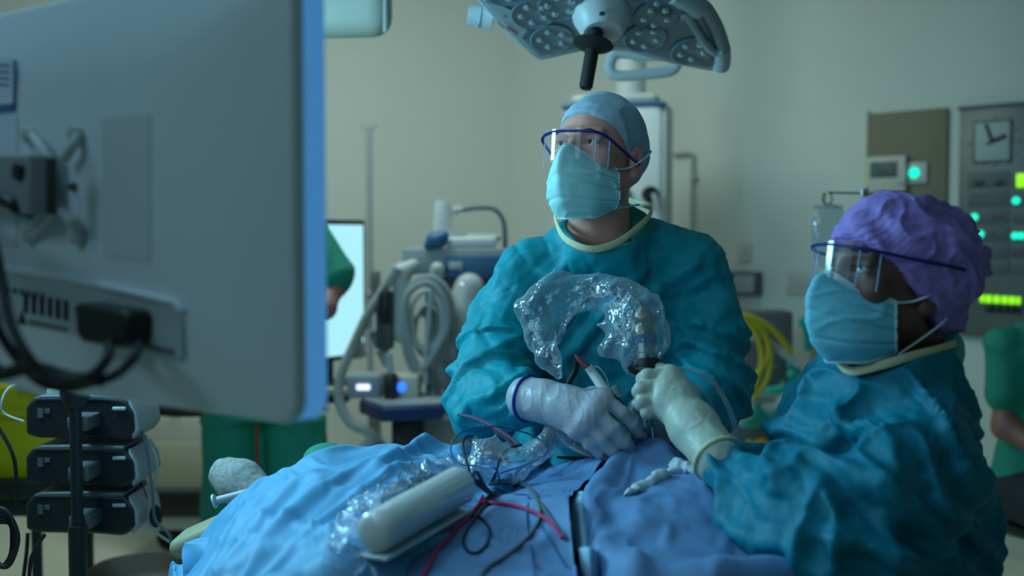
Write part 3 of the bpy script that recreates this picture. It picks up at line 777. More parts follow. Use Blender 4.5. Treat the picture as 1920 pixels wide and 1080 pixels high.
MB().box(mc - MN * (MT / 2 + .0055), (MW - .05, .003, MH - .05), MR, .001).build('screen', E_screen, t)
def mp_(px, py, off=0.0): return on_plane(px, py, mc + MN * (MT / 2 + .0165 + off), MN)
def mbox(name, mt, x0, y0, x1, y1, th, parent=t, off=0.0, bev=.002, label=None):
    cx, cy = (x0 + x1) / 2, (y0 + y1) / 2; f = off + th
    p, q, a, b = mp_(x0, cy, f), mp_(x1, cy, f), mp_(cx, y0, f), mp_(cx, y1, f); c = (p + q) / 2; c.z = (a.z + b.z) / 2
    return box(name, mt, c - MN * (th / 2), ((q - p).length, th, abs(a.z - b.z)), parent, MR, bev, label=label)
def mpoly(name, mt, pts, th, parent=t, off=0.0, bevel=.0015):
    return MB().prism([mp_(x, y, off) for x, y in pts], MN * th).build(name, mt, parent, bevel=bevel)
# connector bay
bay = mpoly('connector_bay', M_shell2, [(-60, 498), (120, 522), (330, 572), (345, 600), (345, 668), (330, 672), (120, 622), (-60, 590)], .0015)
mpoly('connector_lip', M_shell, [(-60, 488), (120, 512), (335, 562), (350, 580), (345, 586), (330, 572), (120, 524), (-60, 500)], .006)
for k in range(6):
    x = 48 + k * 15; mpoly('port', M_black, [(x, 548 + k * 3), (x + 5, 549 + k * 3), (x + 5, 586 + k * 3), (x, 585 + k * 3)], .003, bay, off=.0015, bevel=.0005)
for k in range(7):
    x = 0 + k * 13; mpoly('vent_slot', M_dgrey, [(x, 534 + k * 2.6), (x + 6, 535 + k * 2.6), (x + 6, 546 + k * 2.6), (x, 545 + k * 2.6)], .002, bay, off=.0015, bevel=.0005)
mpoly('port_row', M_dgrey, [(56, 600), (128, 616), (128, 621), (56, 606)], .002, bay, off=.0015, bevel=.0005)
mpoly('warning_mark', M_black, [(34, 606), (42, 582), (50, 608)], .001, bay, off=.0015, bevel=.0002)
for (x, y) in ((150, 582), (156, 620)): mpoly('port', M_dgrey, [(x - 6, y - 8), (x + 8, y - 5), (x + 8, y + 6), (x - 6, y + 3)], .003, bay, off=.0015, bevel=.0005)
mpoly('port', M_dgrey, [(280, 646), (328, 656), (328, 664), (280, 654)], .003, bay, off=.0015, bevel=.0005)
pw = MB().prism([mp_(x, y, .001) for x, y in ((186, 568), (196, 566), (280, 580), (288, 590), (286, 632), (278, 650), (200, 638), (188, 620))], MN * .03).build('plug_block', M_black, t, bevel=.004)
# labels and sticker
M_paper = mat('paper_label', (0.66, 0.74, 0.82), 0.6, var=0.02); M_inkb = mat('label_blue', (0.06, 0.14, 0.34), 0.5)
lab = mpoly('label', M_paper, [(-40, 106), (31, 112), (29, 208), (-40, 214)], .0008, off=0.0, bevel=0)
mpoly('label_edge', M_inkb, [(-40, 199), (29, 194), (29, 209), (-40, 215)], .0006, lab, off=.0008, bevel=0)
mpoly('label_edge', M_inkb, [(25, 114), (31, 112), (29, 208), (25, 208)], .0006, lab, off=.0008, bevel=0)
for k in range(4): mpoly('printed_line', M_inkb, [(-40, 118 + k * 12), (18, 122 + k * 12), (18, 126 + k * 12), (-40, 122 + k * 12)], .0004, lab, off=.0008, bevel=0)
mpoly('label', M_paper, [(-40, 218), (33, 222), (33, 462), (-40, 462)], .0008, off=0.0, bevel=0)
mpoly('sticker', mat('grey_sticker', (0.62, 0.68, 0.73), 0.45, var=0.03), [(190, 222), (282, 212), (282, 490), (196, 478)], .0006, bevel=0)
# bracket: claw arms, block, strip, knob
for a, b in (((60, 255), (92, 300)), ((148, 252), (118, 300)), ((62, 442), (98, 392)), ((152, 446), (116, 396))):
    mm = MB().tube([mp_(a[0], a[1], .004), mp_((a[0] + b[0]) / 2 + 2, (a[1] + b[1]) / 2, .014), mp_(b[0], b[1], .016)], .0055, 10, 6)
    mm.lathe([(0, .012), (.008, .010), (.009, 0)], mp_(a[0], a[1], .0), MN, 14).build('bracket_claw', M_lgrey, t)
ab = mpoly('bracket_block', M_grey, [(-80, 292), (60, 291), (110, 292), (110, 404), (84, 402), (0, 372), (-80, 380)], .035, off=.012, bevel=.004)
mpoly('rubber_strip', M_black, [(90, 296), (107, 296), (107, 402), (90, 402)], .003, off=.046, bevel=.001)
MB().lathe([(0, .006), (.009, .005), (.0105, 0)], mp_(38, 322, .047), MN, 20).build('knob', M_black, t)
MB().tube([mp_(-60, 360, .045), mp_(10, 376, .05), mp_(34, 392, .045), mp_(60, 400, .03)], .007, 10).build('tilt_lever', M_black, t)
MB().lathe([(0, .008), (.004, .007), (.005, 0)], mp_(140, 350, .0), MN, 12).build('screw', M_dgrey, t)
# arm going off to the left
MB().tube([mp_(-60, 330, .035), mp_(-60, 330, .035) + Vector((-.25, .02, .02)), Vector((-1.15, 1.5, 1.75)), Vector((-1.15, 1.5, HT - .02))], .035, 14).build('support_arm', M_white, t)
# thick cables under the monitor
def cable(name, pts, r, m, label, cat='cable', group=None, parent=None, n=8, sub=8):
    o = MB().tube(pts, r, n, sub).build(name, m, parent)
    return tag(o, label, cat, group) if parent is None else o
MB().tube([mp_(204, 640, .02), P(203, 668, 1.0), P(180, 698, 1.0), P(140, 714, 1.0), P(90, 704, 1.0), P(50, 665, 1.0), P(18, 600, 1.02), P(2, 520, 1.05), P(-30, 420, 1.08), mp_(-110, 380, .05)], .0052, 10, 10).build('power_cable', M_rubber, t)
MB().tube([mp_(262, 645, .02), P(250, 672, 1.0), P(222, 700, 1.02), P(180, 716, 1.03), P(120, 728, 1.05), P(70, 712, 1.05), P(30, 670, 1.06), P(-5, 610, 1.06), P(-40, 480, 1.08), mp_(-125, 400, .05)], .0048, 10, 10).build('signal_cable', M_rubber, t)
MB().tube([P(190, 712, 1.0), P(130, 708, 1.02), P(60, 690, 1.02), P(0, 702, 1.02), P(-60, 700, 1.05), Vector((-.9, 1.3, 1.2))], .0070, 10, 10).build('signal_cable', M_rubber, t)

# ================================================================== pump stack on its pole, left
t = thing('drip_stand', P(140, 1300, 2.3), 'black drip stand pole carrying three stacked pumps at the left', 'drip stand')
p0 = P(140, 700, 2.24); pb = Vector((p0.x, p0.y + .0, 0.0))
MB().cyl((p0.x, p0.y, .06), (p0.x, p0.y, p0.z), .0125, n=18).build('pole', M_black, t)
MB().cyl((p0.x, p0.y, .06), (p0.x, p0.y, P(140, 985, 2.24).z), .019, n=18).build('outer_pole', M_black, t)
MB().lathe([(.02, -.02), (.03, .0), (.03, .03), (.014, .05)], (p0.x, p0.y, p0.z - .05), n=18).build('clamp_collar', M_black, t)
for k in range(5):
    a = math.radians(72 * k + 20); e = Vector((math.cos(a), math.sin(a), 0)) * .28 + Vector((p0.x, p0.y, .075))
    l = MB().tube([(p0.x, p0.y, .11), (p0.x + (e.x - p0.x) * .5, p0.y + (e.y - p0.y) * .5, .10), e], [.02, .014], 10).build('leg', M_black, t)
    MB().cyl(e + Vector((0, -.012, -.045)), e + Vector((0, .012, -.045)), .03, n=18).build('castor', M_rubber, l)
for i, (ya, yb, lab) in enumerate(((742, 828, 'black infusion pump, topmost of the stack on the pole, pale cable wrapped'), (836, 917, 'black infusion pump in the middle of the stack on the pole'), (924, 1006, 'black infusion pump, lowest of the stack on the pole'))):
    d = 2.32; a = P(46, ya, d); b = P(262, yb, d); cx = (a.x + b.x) / 2; cz = (a.z + b.z) / 2; hw = (b.x - a.x) / 2; hz = (a.z - b.z) / 2
    q = thing('infusion_pump', (cx, d + .08, b.z), lab, 'infusion pump', 'infusion pumps stacked on the left pole')
    m = MB(); prof = [(-hw, -hz * .7), (-hw, hz * .5), (-hw * .86, hz * .9), (-hw * .3, hz * .95), (hw * .75, hz * .88), (hw * .93, hz * .3), (hw * .95, -hz * .6), (hw * .7, -hz), (hw * .2, -hz * .9), (-hw * .8, -hz * .85)]
    m.prism([Vector((cx + x, d, cz + z)) for x, z in prof], (0, .15, 0)).build('pump_case', M_black, q, bevel=.008)
    m = MB().prism([Vector((cx + x, d + .002, cz + z)) for x, z in ((hw * .80, hz * .86), (hw * .96, hz * .2), (hw * 1.0, -hz * .5), (hw * .86, -hz * .95), (hw * .84, -hz * .6))], (0, .145, 0)).build('grey_end', M_grey, q, bevel=.004)
    MB().prism([Vector((cx + x, d - .003, cz + z)) for x, z in ((-hw * .82, hz * .80), (hw * .74, hz * .80), (hw * .74, hz * .98), (hw * .1, hz * 1.06), (-hw * .7, hz * 1.02), (-hw * .84, hz * .92))], (0, .15, 0)).build('top_cover', M_dgrey, q, bevel=.003)
    box('corner_latch', M_lgrey, (cx + hw * .66, d - .004, cz + hz * .45), (.03, .006, .008), q)
    for k, (dx, dz) in enumerate(((-.72, .35), (-.60, .35), (-.72, .15))): box('mark', M_dgrey, (cx + hw * dx, d - .002, cz + hz * dz), (.012, .003, .010), q, bev=0)
    box('pole_clamp', M_dgrey, (p0.x, d - .035, cz), (.045, .075, .03), q)
t = thing('patient_module', P(185, 742, 2.38), 'small white module with a blue light on top of the pump stack', 'medical module')
box('case', M_beige, P(165, 731, 2.4), (px2(125, 2.4), .10, px2(20, 2.4)), t, bev=.008)
MB().cyl(P(222, 722, 2.36), P(222, 722, 2.44), .014, n=18).build('knob', M_beige, t)
MB().cyl(P(208, 716, 2.36), P(208, 716, 2.44), .010, n=18).build('knob', M_beige, t)
box('light', E_blue, P(206, 736, 2.335), (.012, .006, .010), t)
def cb(name, pts, r, m, label, group=None): return cable(name, [P(*q) for q in pts], r, m, label, 'cable', group)
cb('iv_line', [(45, 790, 2.3), (8, 775, 2.3), (4, 750, 2.3), (20, 725, 2.32), (60, 712, 2.36), (110, 722, 2.4), (140, 724, 2.38)], .0022, M_lgrey, 'pale looped line against the yellow bin')
cb('monitor_lead', [(262, 800, 2.36), (272, 830, 2.34), (280, 880, 2.34), (286, 930, 2.34), (292, 975, 2.34), (320, 1010, 2.34), (328, 1085, 2.34)], .0035, M_gcable, 'grey lead hanging from the right side of the pump stack')
cb('monitor_lead', [(262, 812, 2.40), (290, 850, 2.38), (294, 890, 2.38), (280, 940, 2.38), (285, 990, 2.38), (340, 1035, 2.38), (350, 1090, 2.38)], .0030, M_lgrey, 'pale thin lead hanging in a loop right of the pump stack')
cb('monitor_lead', [(264, 905, 2.42), (276, 935, 2.40), (282, 965, 2.4), (300, 985, 2.4), (318, 1000, 2.4), (330, 1020, 2.4), (322, 1090, 2.4)], .0022, M_kcable, 'thin dark lead below the middle pump, right side')
q = MB(); a = P(292, 968, 2.36); q.ell(a, (.014, .012, .026)); tag(q.build('lead_plug', M_rubber), 'black plug hanging beside the lowest pump', 'plug')
# black cable bundle at the left edge
for i in range(6):
    r = .0045; o = i * 5
    cb('cable_coil', [(-30, 958 + o, 2.0 + i * .012), (6 + i * 2, 955 + o, 2.0 + i * .012), (28 - i, 985 + o, 2.0 + i * .012), (33 - i * 3, 1020 + o, 2.0 + i * .012), (14 - i * 3, 1062, 2.0 + i * .012), (-20, 1050 - o, 2.0 + i * .012), (-60, 1010, 2.0 + i * .012), (-60, 970, 2.0 + i * .012), (-30, 958 + o, 2.0 + i * .012)], r, M_rubber, ['outermost', 'second from outside', 'third from outside', 'third from inside', 'second from inside', 'innermost'][i] + ' loop of black cable hung at the lower left edge', 'black cable loops at the left edge')
cb('hanging_cable', [(52, 1000, 2.3), (50, 1035, 2.3), (44, 1085, 2.3), (40, 1150, 2.3)], .0045, M_rubber, 'black cable hanging straight from the lowest pump')
cb('hanging_cable', [(84, 1002, 2.3), (66, 1030, 2.3), (56, 1060, 2.3), (52, 1150, 2.3)], .0045, M_rubber, 'black cable curving down from the lowest pump towards the straight one')
cb('hanging_cable', [(-10, 790, 2.2), (14, 830, 2.2), (26, 860, 2.2), (30, 890, 2.22), (32, 950, 2.25)], .0042, M_rubber, 'black cable crossing the yellow bin')
# yellow bin, black trolley, blue pack
t = thing('bin_trolley', P(40, 1200, 3.3), 'black low trolley under the yellow bin at the left edge', 'trolley')
a = P(-60, 888, 3.3); zt = a.z; bx0 = a.x - .15; bx1 = P(110, 888, 3.3).x
box('trolley_top', M_black, ((bx0 + bx1) / 2, 3.45, zt - .03), (bx1 - bx0, .5, .06), t)
box('trolley_cabinet', M_black, ((bx0 + bx1) / 2, 3.45, zt - .085), ((bx1 - bx0) * .96, .46, .06), t)
for sx in (0, 1):
    for sy in (0, 1):
        x_ = bx0 + .05 + sx * (bx1 - bx0 - .1); y_ = 3.25 + sy * .4
        l = MB().cyl((x_, y_, .09), (x_, y_, zt - .10), .016, n=12).build('leg', M_black, t)
        MB().cyl((x_, y_ - .012, .045), (x_, y_ + .012, .045), .045, n=18).build('castor', M_rubber, l)
t = thing('waste_bin', ((bx0 + bx1) / 2, 3.42, zt), 'bright yellow plastic clinical waste bin at the left edge', 'bin')
bw = (bx1 - bx0) * .93; zb = P(60, 706, 3.3).z; c = Vector(((bx0 + bx1) / 2 + .02, 3.42, 0)); m = MB(); L = []
for (s, z) in ((.92, zt), (.96, zt + .04), (1.0, zb - .10), (.92, zb - .03), (.72, zb)):
    L += [c + Vector((x, y, z)) for x, y in rrect(bw * s, .38 * s, .05)]
n_ = 28; m.add(L, [(k * n_ + i, k * n_ + (i + 1) % n_, (k + 1) * n_ + (i + 1) % n_, (k + 1) * n_ + i) for k in range(4) for i in range(n_)] + [tuple(reversed(range(n_))), tuple(range(4 * n_, 5 * n_))]).build('bin_body', M_yellow, t)
MB().prism([c + Vector((x, y, zb - .115)) for x, y in rrect(bw * 1.03, .40, .055)], (0, 0, .02)).build('bin_rim', M_yellow, t, bevel=.004)
box('tape_label', M_lgrey, P(58, 728, 3.22), (px2(60, 3.3), .004, .03), t, RY(12))
a = P(6, 672, 3.4); t = thing('blue_pack', (a.x, 3.42, zb), 'folded light blue pack lying on top of the yellow bin', 'pack')
for k in range(3): MB().box((a.x - .04, 3.42, zb + .018 + k * .034), (.20 - k * .01, .2, .032), RZ(3 * k), .012, 3).build('fold', M_drape, t)
# stool
c = P(235, 1080, 3.0); zt = P(235, 1064, 3.1).z
t = thing('round_stool', (c.x, 3.0, 0), 'round black stool top at the lower left beside the drip stand', 'stool')
MB().lathe([(0, -.05), (.12, -.05), (.145, -.03), (.15, -.01), (.13, .006), (.06, .012), (0, .012)], (c.x, 3.1, zt), n=36).build('seat', mat('vinyl_black', (.012, .012, .014), .45), t)
MB().cyl((c.x, 3.1, .08), (c.x, 3.1, zt - .05), .022, n=16).build('column', M_steel, t)
for k in range(5):
    a = math.radians(72 * k); e = Vector((c.x + math.cos(a) * .24, 3.1 + math.sin(a) * .24, .07)); l = MB().tube([(c.x, 3.1, .1), e], [.018, .012], 10).build('leg', M_black, t)
    MB().cyl(e + Vector((0, -.01, -.045)), e + Vector((0, .01, -.045)), .024, n=16).build('castor', M_rubber, l)
# cabinet behind
t = thing('low_cabinet', P(330, 960, 5.0), 'beige low equipment cabinet on a black plinth behind the green trousers', 'cabinet')
d = 4.75; a = P(262, 790, d); b = P(405, 886, d); 
box('cabinet_body', M_beige, ((a.x + b.x) / 2, d + .2, (a.z + .16) / 2 + .06), (b.x - a.x, .36, a.z - .26), t, bev=.01)
box('plinth', M_black, ((a.x + b.x) / 2, d + .2, .23), (b.x - a.x + .03, .42, .10), t)
box('drawer_front', M_cream, ((a.x + b.x) / 2, d + .012, a.z - .2), (b.x - a.x - .06, .012, .2), t)
box('base_bar', M_lgrey, ((a.x + b.x) / 2, d + .2, .145), (b.x - a.x, .40, .06), t)
for sx in (0, 1): MB().cyl((a.x + .1 + sx * (b.x - a.x - .2), d + .08, .06), (a.x + .1 + sx * (b.x - a.x - .2), d + .12, .06), .06, n=18).build('castor', M_rubber, t)
t = thing('black_bag', P(300, 800, d), 'black soft bag lying on the beige cabinet behind the monitor', 'bag')
zt = P(300, 790, d).z
S = SDF(); S.ell((P(255, 770, d).x, d + .2, zt + .09), (.16, .13, .09)); S.ell((P(310, 780, d).x, d + .19, zt + .10), (.16, .14, .10), k=.06); S.ell((P(350, 790, d).x, d + .15, zt + .05), (.12, .12, .07), k=.06)
V, Q = S.mesh(.015); quad_obj('bag_body', V, Q, M_black, t)
MB().tube([P(270, 745, d), P(300, 722, d + .1), P(335, 752, d)], .012, 8).build('bag_handle', M_rubber, t)

# ================================================================== machines between monitor and surgeon
dm = 4.3; dp = 5.7
# bright display standing behind the green clad person
t = thing('workstation_display', P(636, 700, 4.6), 'glowing pale cyan display with a black frame right of the green sleeve', 'display')
o = P(662, 436, 4.6); UR = RZ(32)
c = P(612, 545, 4.65); DR = RZ(48)
MB().box(c, (.42, .035, .62), DR, .01).build('frame', M_black, t)
MB().box(c + DR @ Vector((0, -.019, 0)), (.385, .004, .575), DR, .001).build('screen', E_screen2, t)
MB().cyl(c - Vector((0, -.02, .30)), (c.x, c.y + .02, .80), .025, n=14).build('stem', M_black, t)
box('foot', M_black, (c.x, c.y + .02, .79), (.3, .2, .02), t, bev=.005)
# worktop with box under
t = thing('workstation_trolley', (P(650, 700, 4.6).x, 4.75, 0), 'pale worktop trolley under the glowing display', 'trolley')
a = P(600, 692, 4.5)
box('worktop', M_beige, (a.x - .06, 4.78, .772), (.60, .5, .035), t, bev=.008)
box('drawer_box', M_black, (a.x - .05, 4.78, .735), (.3, .4, .04), t)
for sx in (-1, 1):
    l = box('leg', M_beige, (a.x - .06 + sx * .25, 4.84, .42), (.05, .06, .68), t); box('foot', M_beige, (a.x - .06 + sx * .25, 4.78, .055), (.06, .42, .05), l)
# IV pole with hook top
t = thing('iv_pole', (P(692, 600, dp).x, dp, 0), 'slim steel drip pole with a hooked top standing in front of the wall', 'drip pole')
x = P(693, 400, dp).x; zt = P(695, 238, dp).z
MB().cyl((x, dp, .05), (x, dp, zt), .017, n=14).build('pole', M_grey, t)
for s in (-1, 1): MB().tube([(x, dp, zt - .01), (x + s * .02, dp, zt - .01), (x + s * .035, dp, zt + .0), (x + s * .04, dp, zt + .018)], .005, 8).build('hook', M_grey, t)
for k in range(5):
    a = math.radians(72 * k); e = Vector((x + .25 * math.cos(a), 4.4 + .25 * math.sin(a), .05)); l = MB().tube([(x, dp, .09), e], .014, 8).build('leg', M_lgrey, t)
    MB().cyl(e - Vector((0, .01, .02)), e + Vector((0, .01, -.02)), .028, n=14).build('castor', M_rubber, l)
k = P(705, 535, dp - .04); box('clamp', M_dgrey, k, (.045, .05, .15), t, bev=.01); MB().cyl(P(676, 552, dp - .04), P(720, 550, dp - .04), .014, n=12).build('clamp_bar', M_grey, t)
MB().tube([P(668, 530, dp - .04), P(678, 548, dp - .04), P(672, 590, dp - .04), P(688, 600, dp - .04), P(690, 560, dp - .04), P(700, 545, dp - .04)], .010, 8).build('clamp_lever', M_grey, t)
# anaesthesia machine
t = thing('anaesthesia_machine', (P(855, 800, 4.5).x, 4.6, 0), 'grey anaesthesia machine with a blue upper band left of the surgeon', 'anaesthesia machine')
x0, x1 = P(752, 500, dm).x, P(985, 500, dm).x
zt = P(800, 466, dm).z; zs = P(800, 524, dm).z
box('upper_shelf', M_grey, ((x0 + x1) / 2, dm + .28, (zt + zs) / 2 + .01), (x1 - x0, .5, zt - zs - .02), t, bev=.01)
fb = box('blue_front', M_blue, ((P(832, 0, dm).x + x1) / 2, dm + .02, (P(800, 480, dm).z + P(800, 522, dm).z) / 2), (x1 - P(832, 0, dm).x, .03, .09), t, bev=.005)
box('name_plate', M_lgrey, P(854, 498, dm - .0), (.055, .006, .03), fb, bev=.002)
box('cabinet_body', M_grey, ((P(790, 0, dm).x + x1) / 2, dm + .32, (zs + .15) / 2), (x1 - P(790, 0, dm).x, .42, zs - .15), t, bev=.01)
box('lower_column', M_lgrey, (P(840, 0, dm).x, dm + .10, .42), (.22, .2, .55), t, bev=.02)
box('base', M_dgrey, ((x0 + x1) / 2, dm + .28, .11), (x1 - x0, .52, .08), t, bev=.02)
for sx in (0, 1):
    for sy in (0, 1): MB().cyl((x0 + .06 + sx * (x1 - x0 - .12), dm + .08 + sy * .4, .05), (x0 + .06 + sx * (x1 - x0 - .12), dm + .11 + sy * .4, .05), .05, n=18).build('castor', M_rubber, t)
S = SDF(); a = P(742, 505, dm); b = P(744, 640, dm)      # ventilator housing: tall rounded shell
S.cap(P(752, 510, dm + .02), P(752, 628, dm + .02), .036, .034); S.cap(P(775, 498, dm + .04), P(752, 512, dm + .04), .03, k=.03)
S.cap(P(752, 510, dm + .14), P(752, 628, dm + .14), .036, .034, k=.06)
V, Q = S.mesh(.01); quad_obj('ventilator_housing', V, Q, M_lgrey, t)
S = SDF(); S.ell(P(865, 590, dm - .03), (.075, .06, .10)); S.ell(P(880, 540, dm - .02), (.06, .05, .06), k=.04); S.cap(P(820, 505, dm - .02), P(812, 535, dm - .02), .03, .02, k=.03)
V, Q = S.mesh(.008); quad_obj('absorber', V, Q, M_lgrey, t)
box('status_light', E_violet, P(866, 532, dm - .09), (.012, .006, .008), t)
box('valve_block', M_dgrey, P(722, 600, dm + .02), (.07, .08, .24), t, bev=.015)
box('valve_block', M_black, P(722, 575, dm - .02), (.05, .05, .13), t, bev=.015)
MB().cyl(P(800, 585, dm - .13), P(800, 585, dm - .05), .026, n=20).build('pressure_gauge', M_dgrey, t)
MB().cyl(P(804, 592, dm - .135), P(804, 592, dm - .13), .013, n=16).build('gauge_cap', M_teal, t)
for (xx, yy) in ((700, 620), (715, 655), (668, 640)): MB().cyl(P(xx, yy, dm + .05), P(xx + 12, yy + 30, dm + .05), .026, .020, 16).build('bellows_fitting', M_lgrey, t)
box('flow_panel', M_dgrey, P(905, 640, dm - .0), (.16, .03, .09), t, bev=.01)
for k in range(3): MB().cyl(P(880 + k * 20, 640, dm - .04), P(880 + k * 20, 640, dm - .01), .012, n=14).build('knob', M_lgrey, t)
# coiled breathing hoses
hh = [((762, 560), (800, 530), (832, 560), (838, 610), (815, 660), (790, 690), (768, 650)), ((772, 575), (800, 545), (826, 575), (828, 620), (805, 655), (780, 640)),
      ((766, 545), (806, 520), (842, 552), (846, 625), (815, 690), (780, 700), (758, 640)), ((780, 600), (800, 575), (818, 590), (815, 640), (795, 665), (778, 640))]
labs = ['outer coil of grey breathing hose on the anaesthesia machine', 'inner coil of grey breathing hose on the anaesthesia machine', 'largest coil of grey breathing hose hanging low on the machine', 'smallest innermost coil of grey hose around the pressure gauge']
for i, (h, lb) in enumerate(zip(hh, labs)):
    tag(MB().tube([P(x, y, dm - .17 + .03 * i) for x, y in h], .011 if i % 2 else .013, 8, 8, closed=True).build('breathing_hose', (M_grey, M_lgrey)[i % 2]), lb, 'hose', 'coiled breathing hoses')
for i, pts in enumerate([[(800, 690), (805, 740), (792, 800), (778, 850), (770, 900)], [(790, 700), (780, 760), (772, 820), (768, 900)], [(846, 620), (870, 700), (850, 760), (800, 700), (830, 640)], [(812, 530), (806, 580), (800, 650), (798, 720)]]):
    cb('hanging_hose', [(x, y, dm - .12 - .01 * i) for x, y in pts], .010, (M_gcable, M_lgrey)[i % 2], ['dark grey hose hanging from the coils down past the blue tray', 'pale hose hanging left of the dark one past the blue tray', 'dark grey hose looping right of the coils', 'pale hose running straight down through the coils'][i])
# pale big hose arching on the left
cb('corrugated_hose', [(745, 500, dm - .02), (718, 545, dm), (690, 590, dm), (662, 650, dm), (640, 700, dm), (636, 750, dm), (655, 790, dm), (690, 810, dm), (720, 840, dm)], .022, M_lgrey, 'wide pale hose arching down left of the anaesthesia machine')
cb('corrugated_hose', [(700, 820, dm - .1), (672, 850, dm - .1), (640, 860, dm - .1), (600, 900, dm - .1)], .022, M_lgrey, 'wide pale hose end lying low near the green trousers')
# things on the shelf
t = thing('suction_canister', P(832, 440, dm + .1), 'white cylindrical canister standing on the blue banded shelf', 'canister')
a = P(831, 466, dm + .15)
MB().lathe([(0, 0), (.040, 0), (.040, .10), (.036, .17), (.032, .195), (.0, .197)], (a.x, dm + .15, zt), n=28).build('canister_body', M_white, t)
MB().cyl(P(851, 396, dm + .15), P(868, 392, dm + .15), .020, .010, 14).build('side_port', M_lgrey, t)
cb('curved_tube', [(866, 394, dm + .15), (895, 390, dm + .15), (925, 392, dm + .15), (942, 410, dm + .15), (947, 440, dm + .15), (947, 466, dm + .15)], .010, M_gcable, 'grey tube curving from the white canister down to the shelf')
t = thing('clear_pack', P(890, 460, dm + .1), 'clear plastic packaged supplies lying on the blue banded shelf', 'pack')
for k, (x_, y_, w_, h_) in enumerate(((885, 454, .20, .045), (905, 447, .14, .03), (862, 458, .10, .04))):
    MB().box((P(x_, 0, dm + .1).x, dm + .12 + .03 * k, zt + .024 + .02 * (k == 1)), (w_, .14, h_), RZ(5 * k), .012, 3).build('packet', (M_white, M_lgrey, M_maskw)[k], t)
t = thing('blue_pouch', P(818, 455, dm + .1), 'deep blue crumpled pouch beside the white canister', 'pouch')
S = SDF(); S.ell((P(818, 0, dm + .02).x, dm + .03, zt + .035), (.045, .04, .036)); S.cap((P(800, 0, dm + .02).x, dm + .02, zt + .01), (P(832, 0, dm).x, dm + .02, zt + .055), .016, k=.02)
V, Q = S.mesh(.007); quad_obj('pouch_body', V, Q, M_blue, t)
# tray table with lit devices
t = thing('machine_tray', P(745, 790, 3.9), 'dark blue edged tray shelf below the two blue lights', 'tray')
dt = 3.95; a = P(745, 0, dt).x
m = MB(); zt2 = P(745, 760, dt).z
m.prism([Vector((P(660, 0, dt).x, dt + .12, zt2)), Vector((P(715, 0, dt - .05).x, dt - .08, zt2)), Vector((P(830, 0, dt).x, dt - .02, zt2)), Vector((P(830, 0, dt).x, dt + .35, zt2)), Vector((P(660, 0, dt).x, dt + .35, zt2))], (0, 0, -.05)).build('tray_top', M_navy, t, bevel=.006)
MB().prism([Vector((P(668, 0, dt).x, dt + .12, zt2 + .002)), Vector((P(717, 0, dt - .05).x, dt - .06, zt2 + .002)), Vector((P(824, 0, dt).x, dt, zt2 + .002)), Vector((P(824, 0, dt).x, dt + .33, zt2 + .002)), Vector((P(668, 0, dt).x, dt + .33, zt2 + .002))], (0, 0, .006)).build('tray_mat', M_grey, t)
box('column', M_black, (P(755, 0, dt).x, dt + .15, (zt2 - .05 + .1) / 2 + .0), (.12, .12, zt2 - .15), t, bev=.01)
box('base', M_black, (P(755, 0, dt).x, dt + .15, .06), (.4, .35, .06), t, bev=.01)
for lab, px, m_, w_ in (('small grey unit with a bright violet lamp on the blue tray', 680, E_violet, .052), ('small unit with a round deep blue lamp on the blue tray', 752, E_blue, .022)):
    u = thing('lit_unit', (P(px, 0, dt).x, dt + .2, zt2), lab, 'electronic unit', 'lit units on the blue tray')
    a = P(px, 727, dt + .12)
    box('case', M_grey if px < 700 else M_beige, (a.x, dt + .21, (zt2 + a.z + .04) / 2 + .004), (.13, .14, a.z + .04 - zt2), u, bev=.012)
    if px < 700: MB().box((a.x, dt + .135, a.z), (w_, .008, .022), None, .01, 4).build('lamp', m_, u)
    else: MB().lathe([(0, .01), (.014, .008), (.019, 0)], (a.x, dt + .138, a.z), (0, -1, 0), 20).build('lamp', m_, u)
u = thing('black_valve', (P(722, 0, dt).x, dt + .1, zt2), 'small black valve standing on the tray between the two lights', 'valve')
box('valve_body', M_black, (P(722, 0, dt).x, dt + .12, zt2 + .055), (.05, .05, .10), u, bev=.01); MB().cyl((P(722, 0, dt).x, dt + .12, zt2 + .10), (P(718, 0, dt).x, dt + .12, zt2 + .18), .014, n=12).build('valve_stem', M_lgrey, u)
t = thing('green_towel', P(612, 862, 2.05), 'green folded towel lying behind the crest of the blue drape', 'towel')
S = SDF(); S.ell(P(612, 860, 2.04), (.045, .05, .030)); V, Q = S.mesh(.008); quad_obj('towel_cloth', V, Q, M_scrub, t)

# ================================================================== hoses and green fittings right of the surgeon
dr = 4.6
t = thing('gas_station', (P(1440, 800, dr).x, dr + .2, 0), 'turquoise and grey gas station unit between the two surgeons', 'gas station')
box('column', M_dgrey, (P(1455, 0, dr).x, dr + .25, .55), (.26, .2, 1.1), t, bev=.01)
box('manifold', M_teal, P(1410, 768, dr), (.11, .10, .15), t, bev=.015); box('manifold', M_teal, P(1392, 725, dr + .02), (.09, .08, .10), t, bev=.02)
S = SDF(); S.ell(P(1462, 765, dr), (.10, .08, .06)); S.cap(P(1425, 738, dr), P(1480, 728, dr), .022, k=.03); S.cap(P(1475, 720, dr), P(1492, 690, dr), .025, k=.03); V, Q = S.mesh(.01); quad_obj('mask_holder', V, Q, M_teal, t)
MB().cyl(P(1418, 748, dr - .08), P(1500, 746, dr - .08), .016, n=14).build('rail', M_lgrey, t)
MB().cyl(P(1394, 600, dr), P(1398, 640, dr), .028, .024, 16).build('connector', M_teal, t)
MB().cyl(P(1486, 680, dr), P(1500, 730, dr), .03, .02, 16).build('connector', M_teal, t)
box('base', M_dgrey, (P(1440, 0, dr).x, dr + .2, .05), (.5, .45, .08), t, bev=.01)
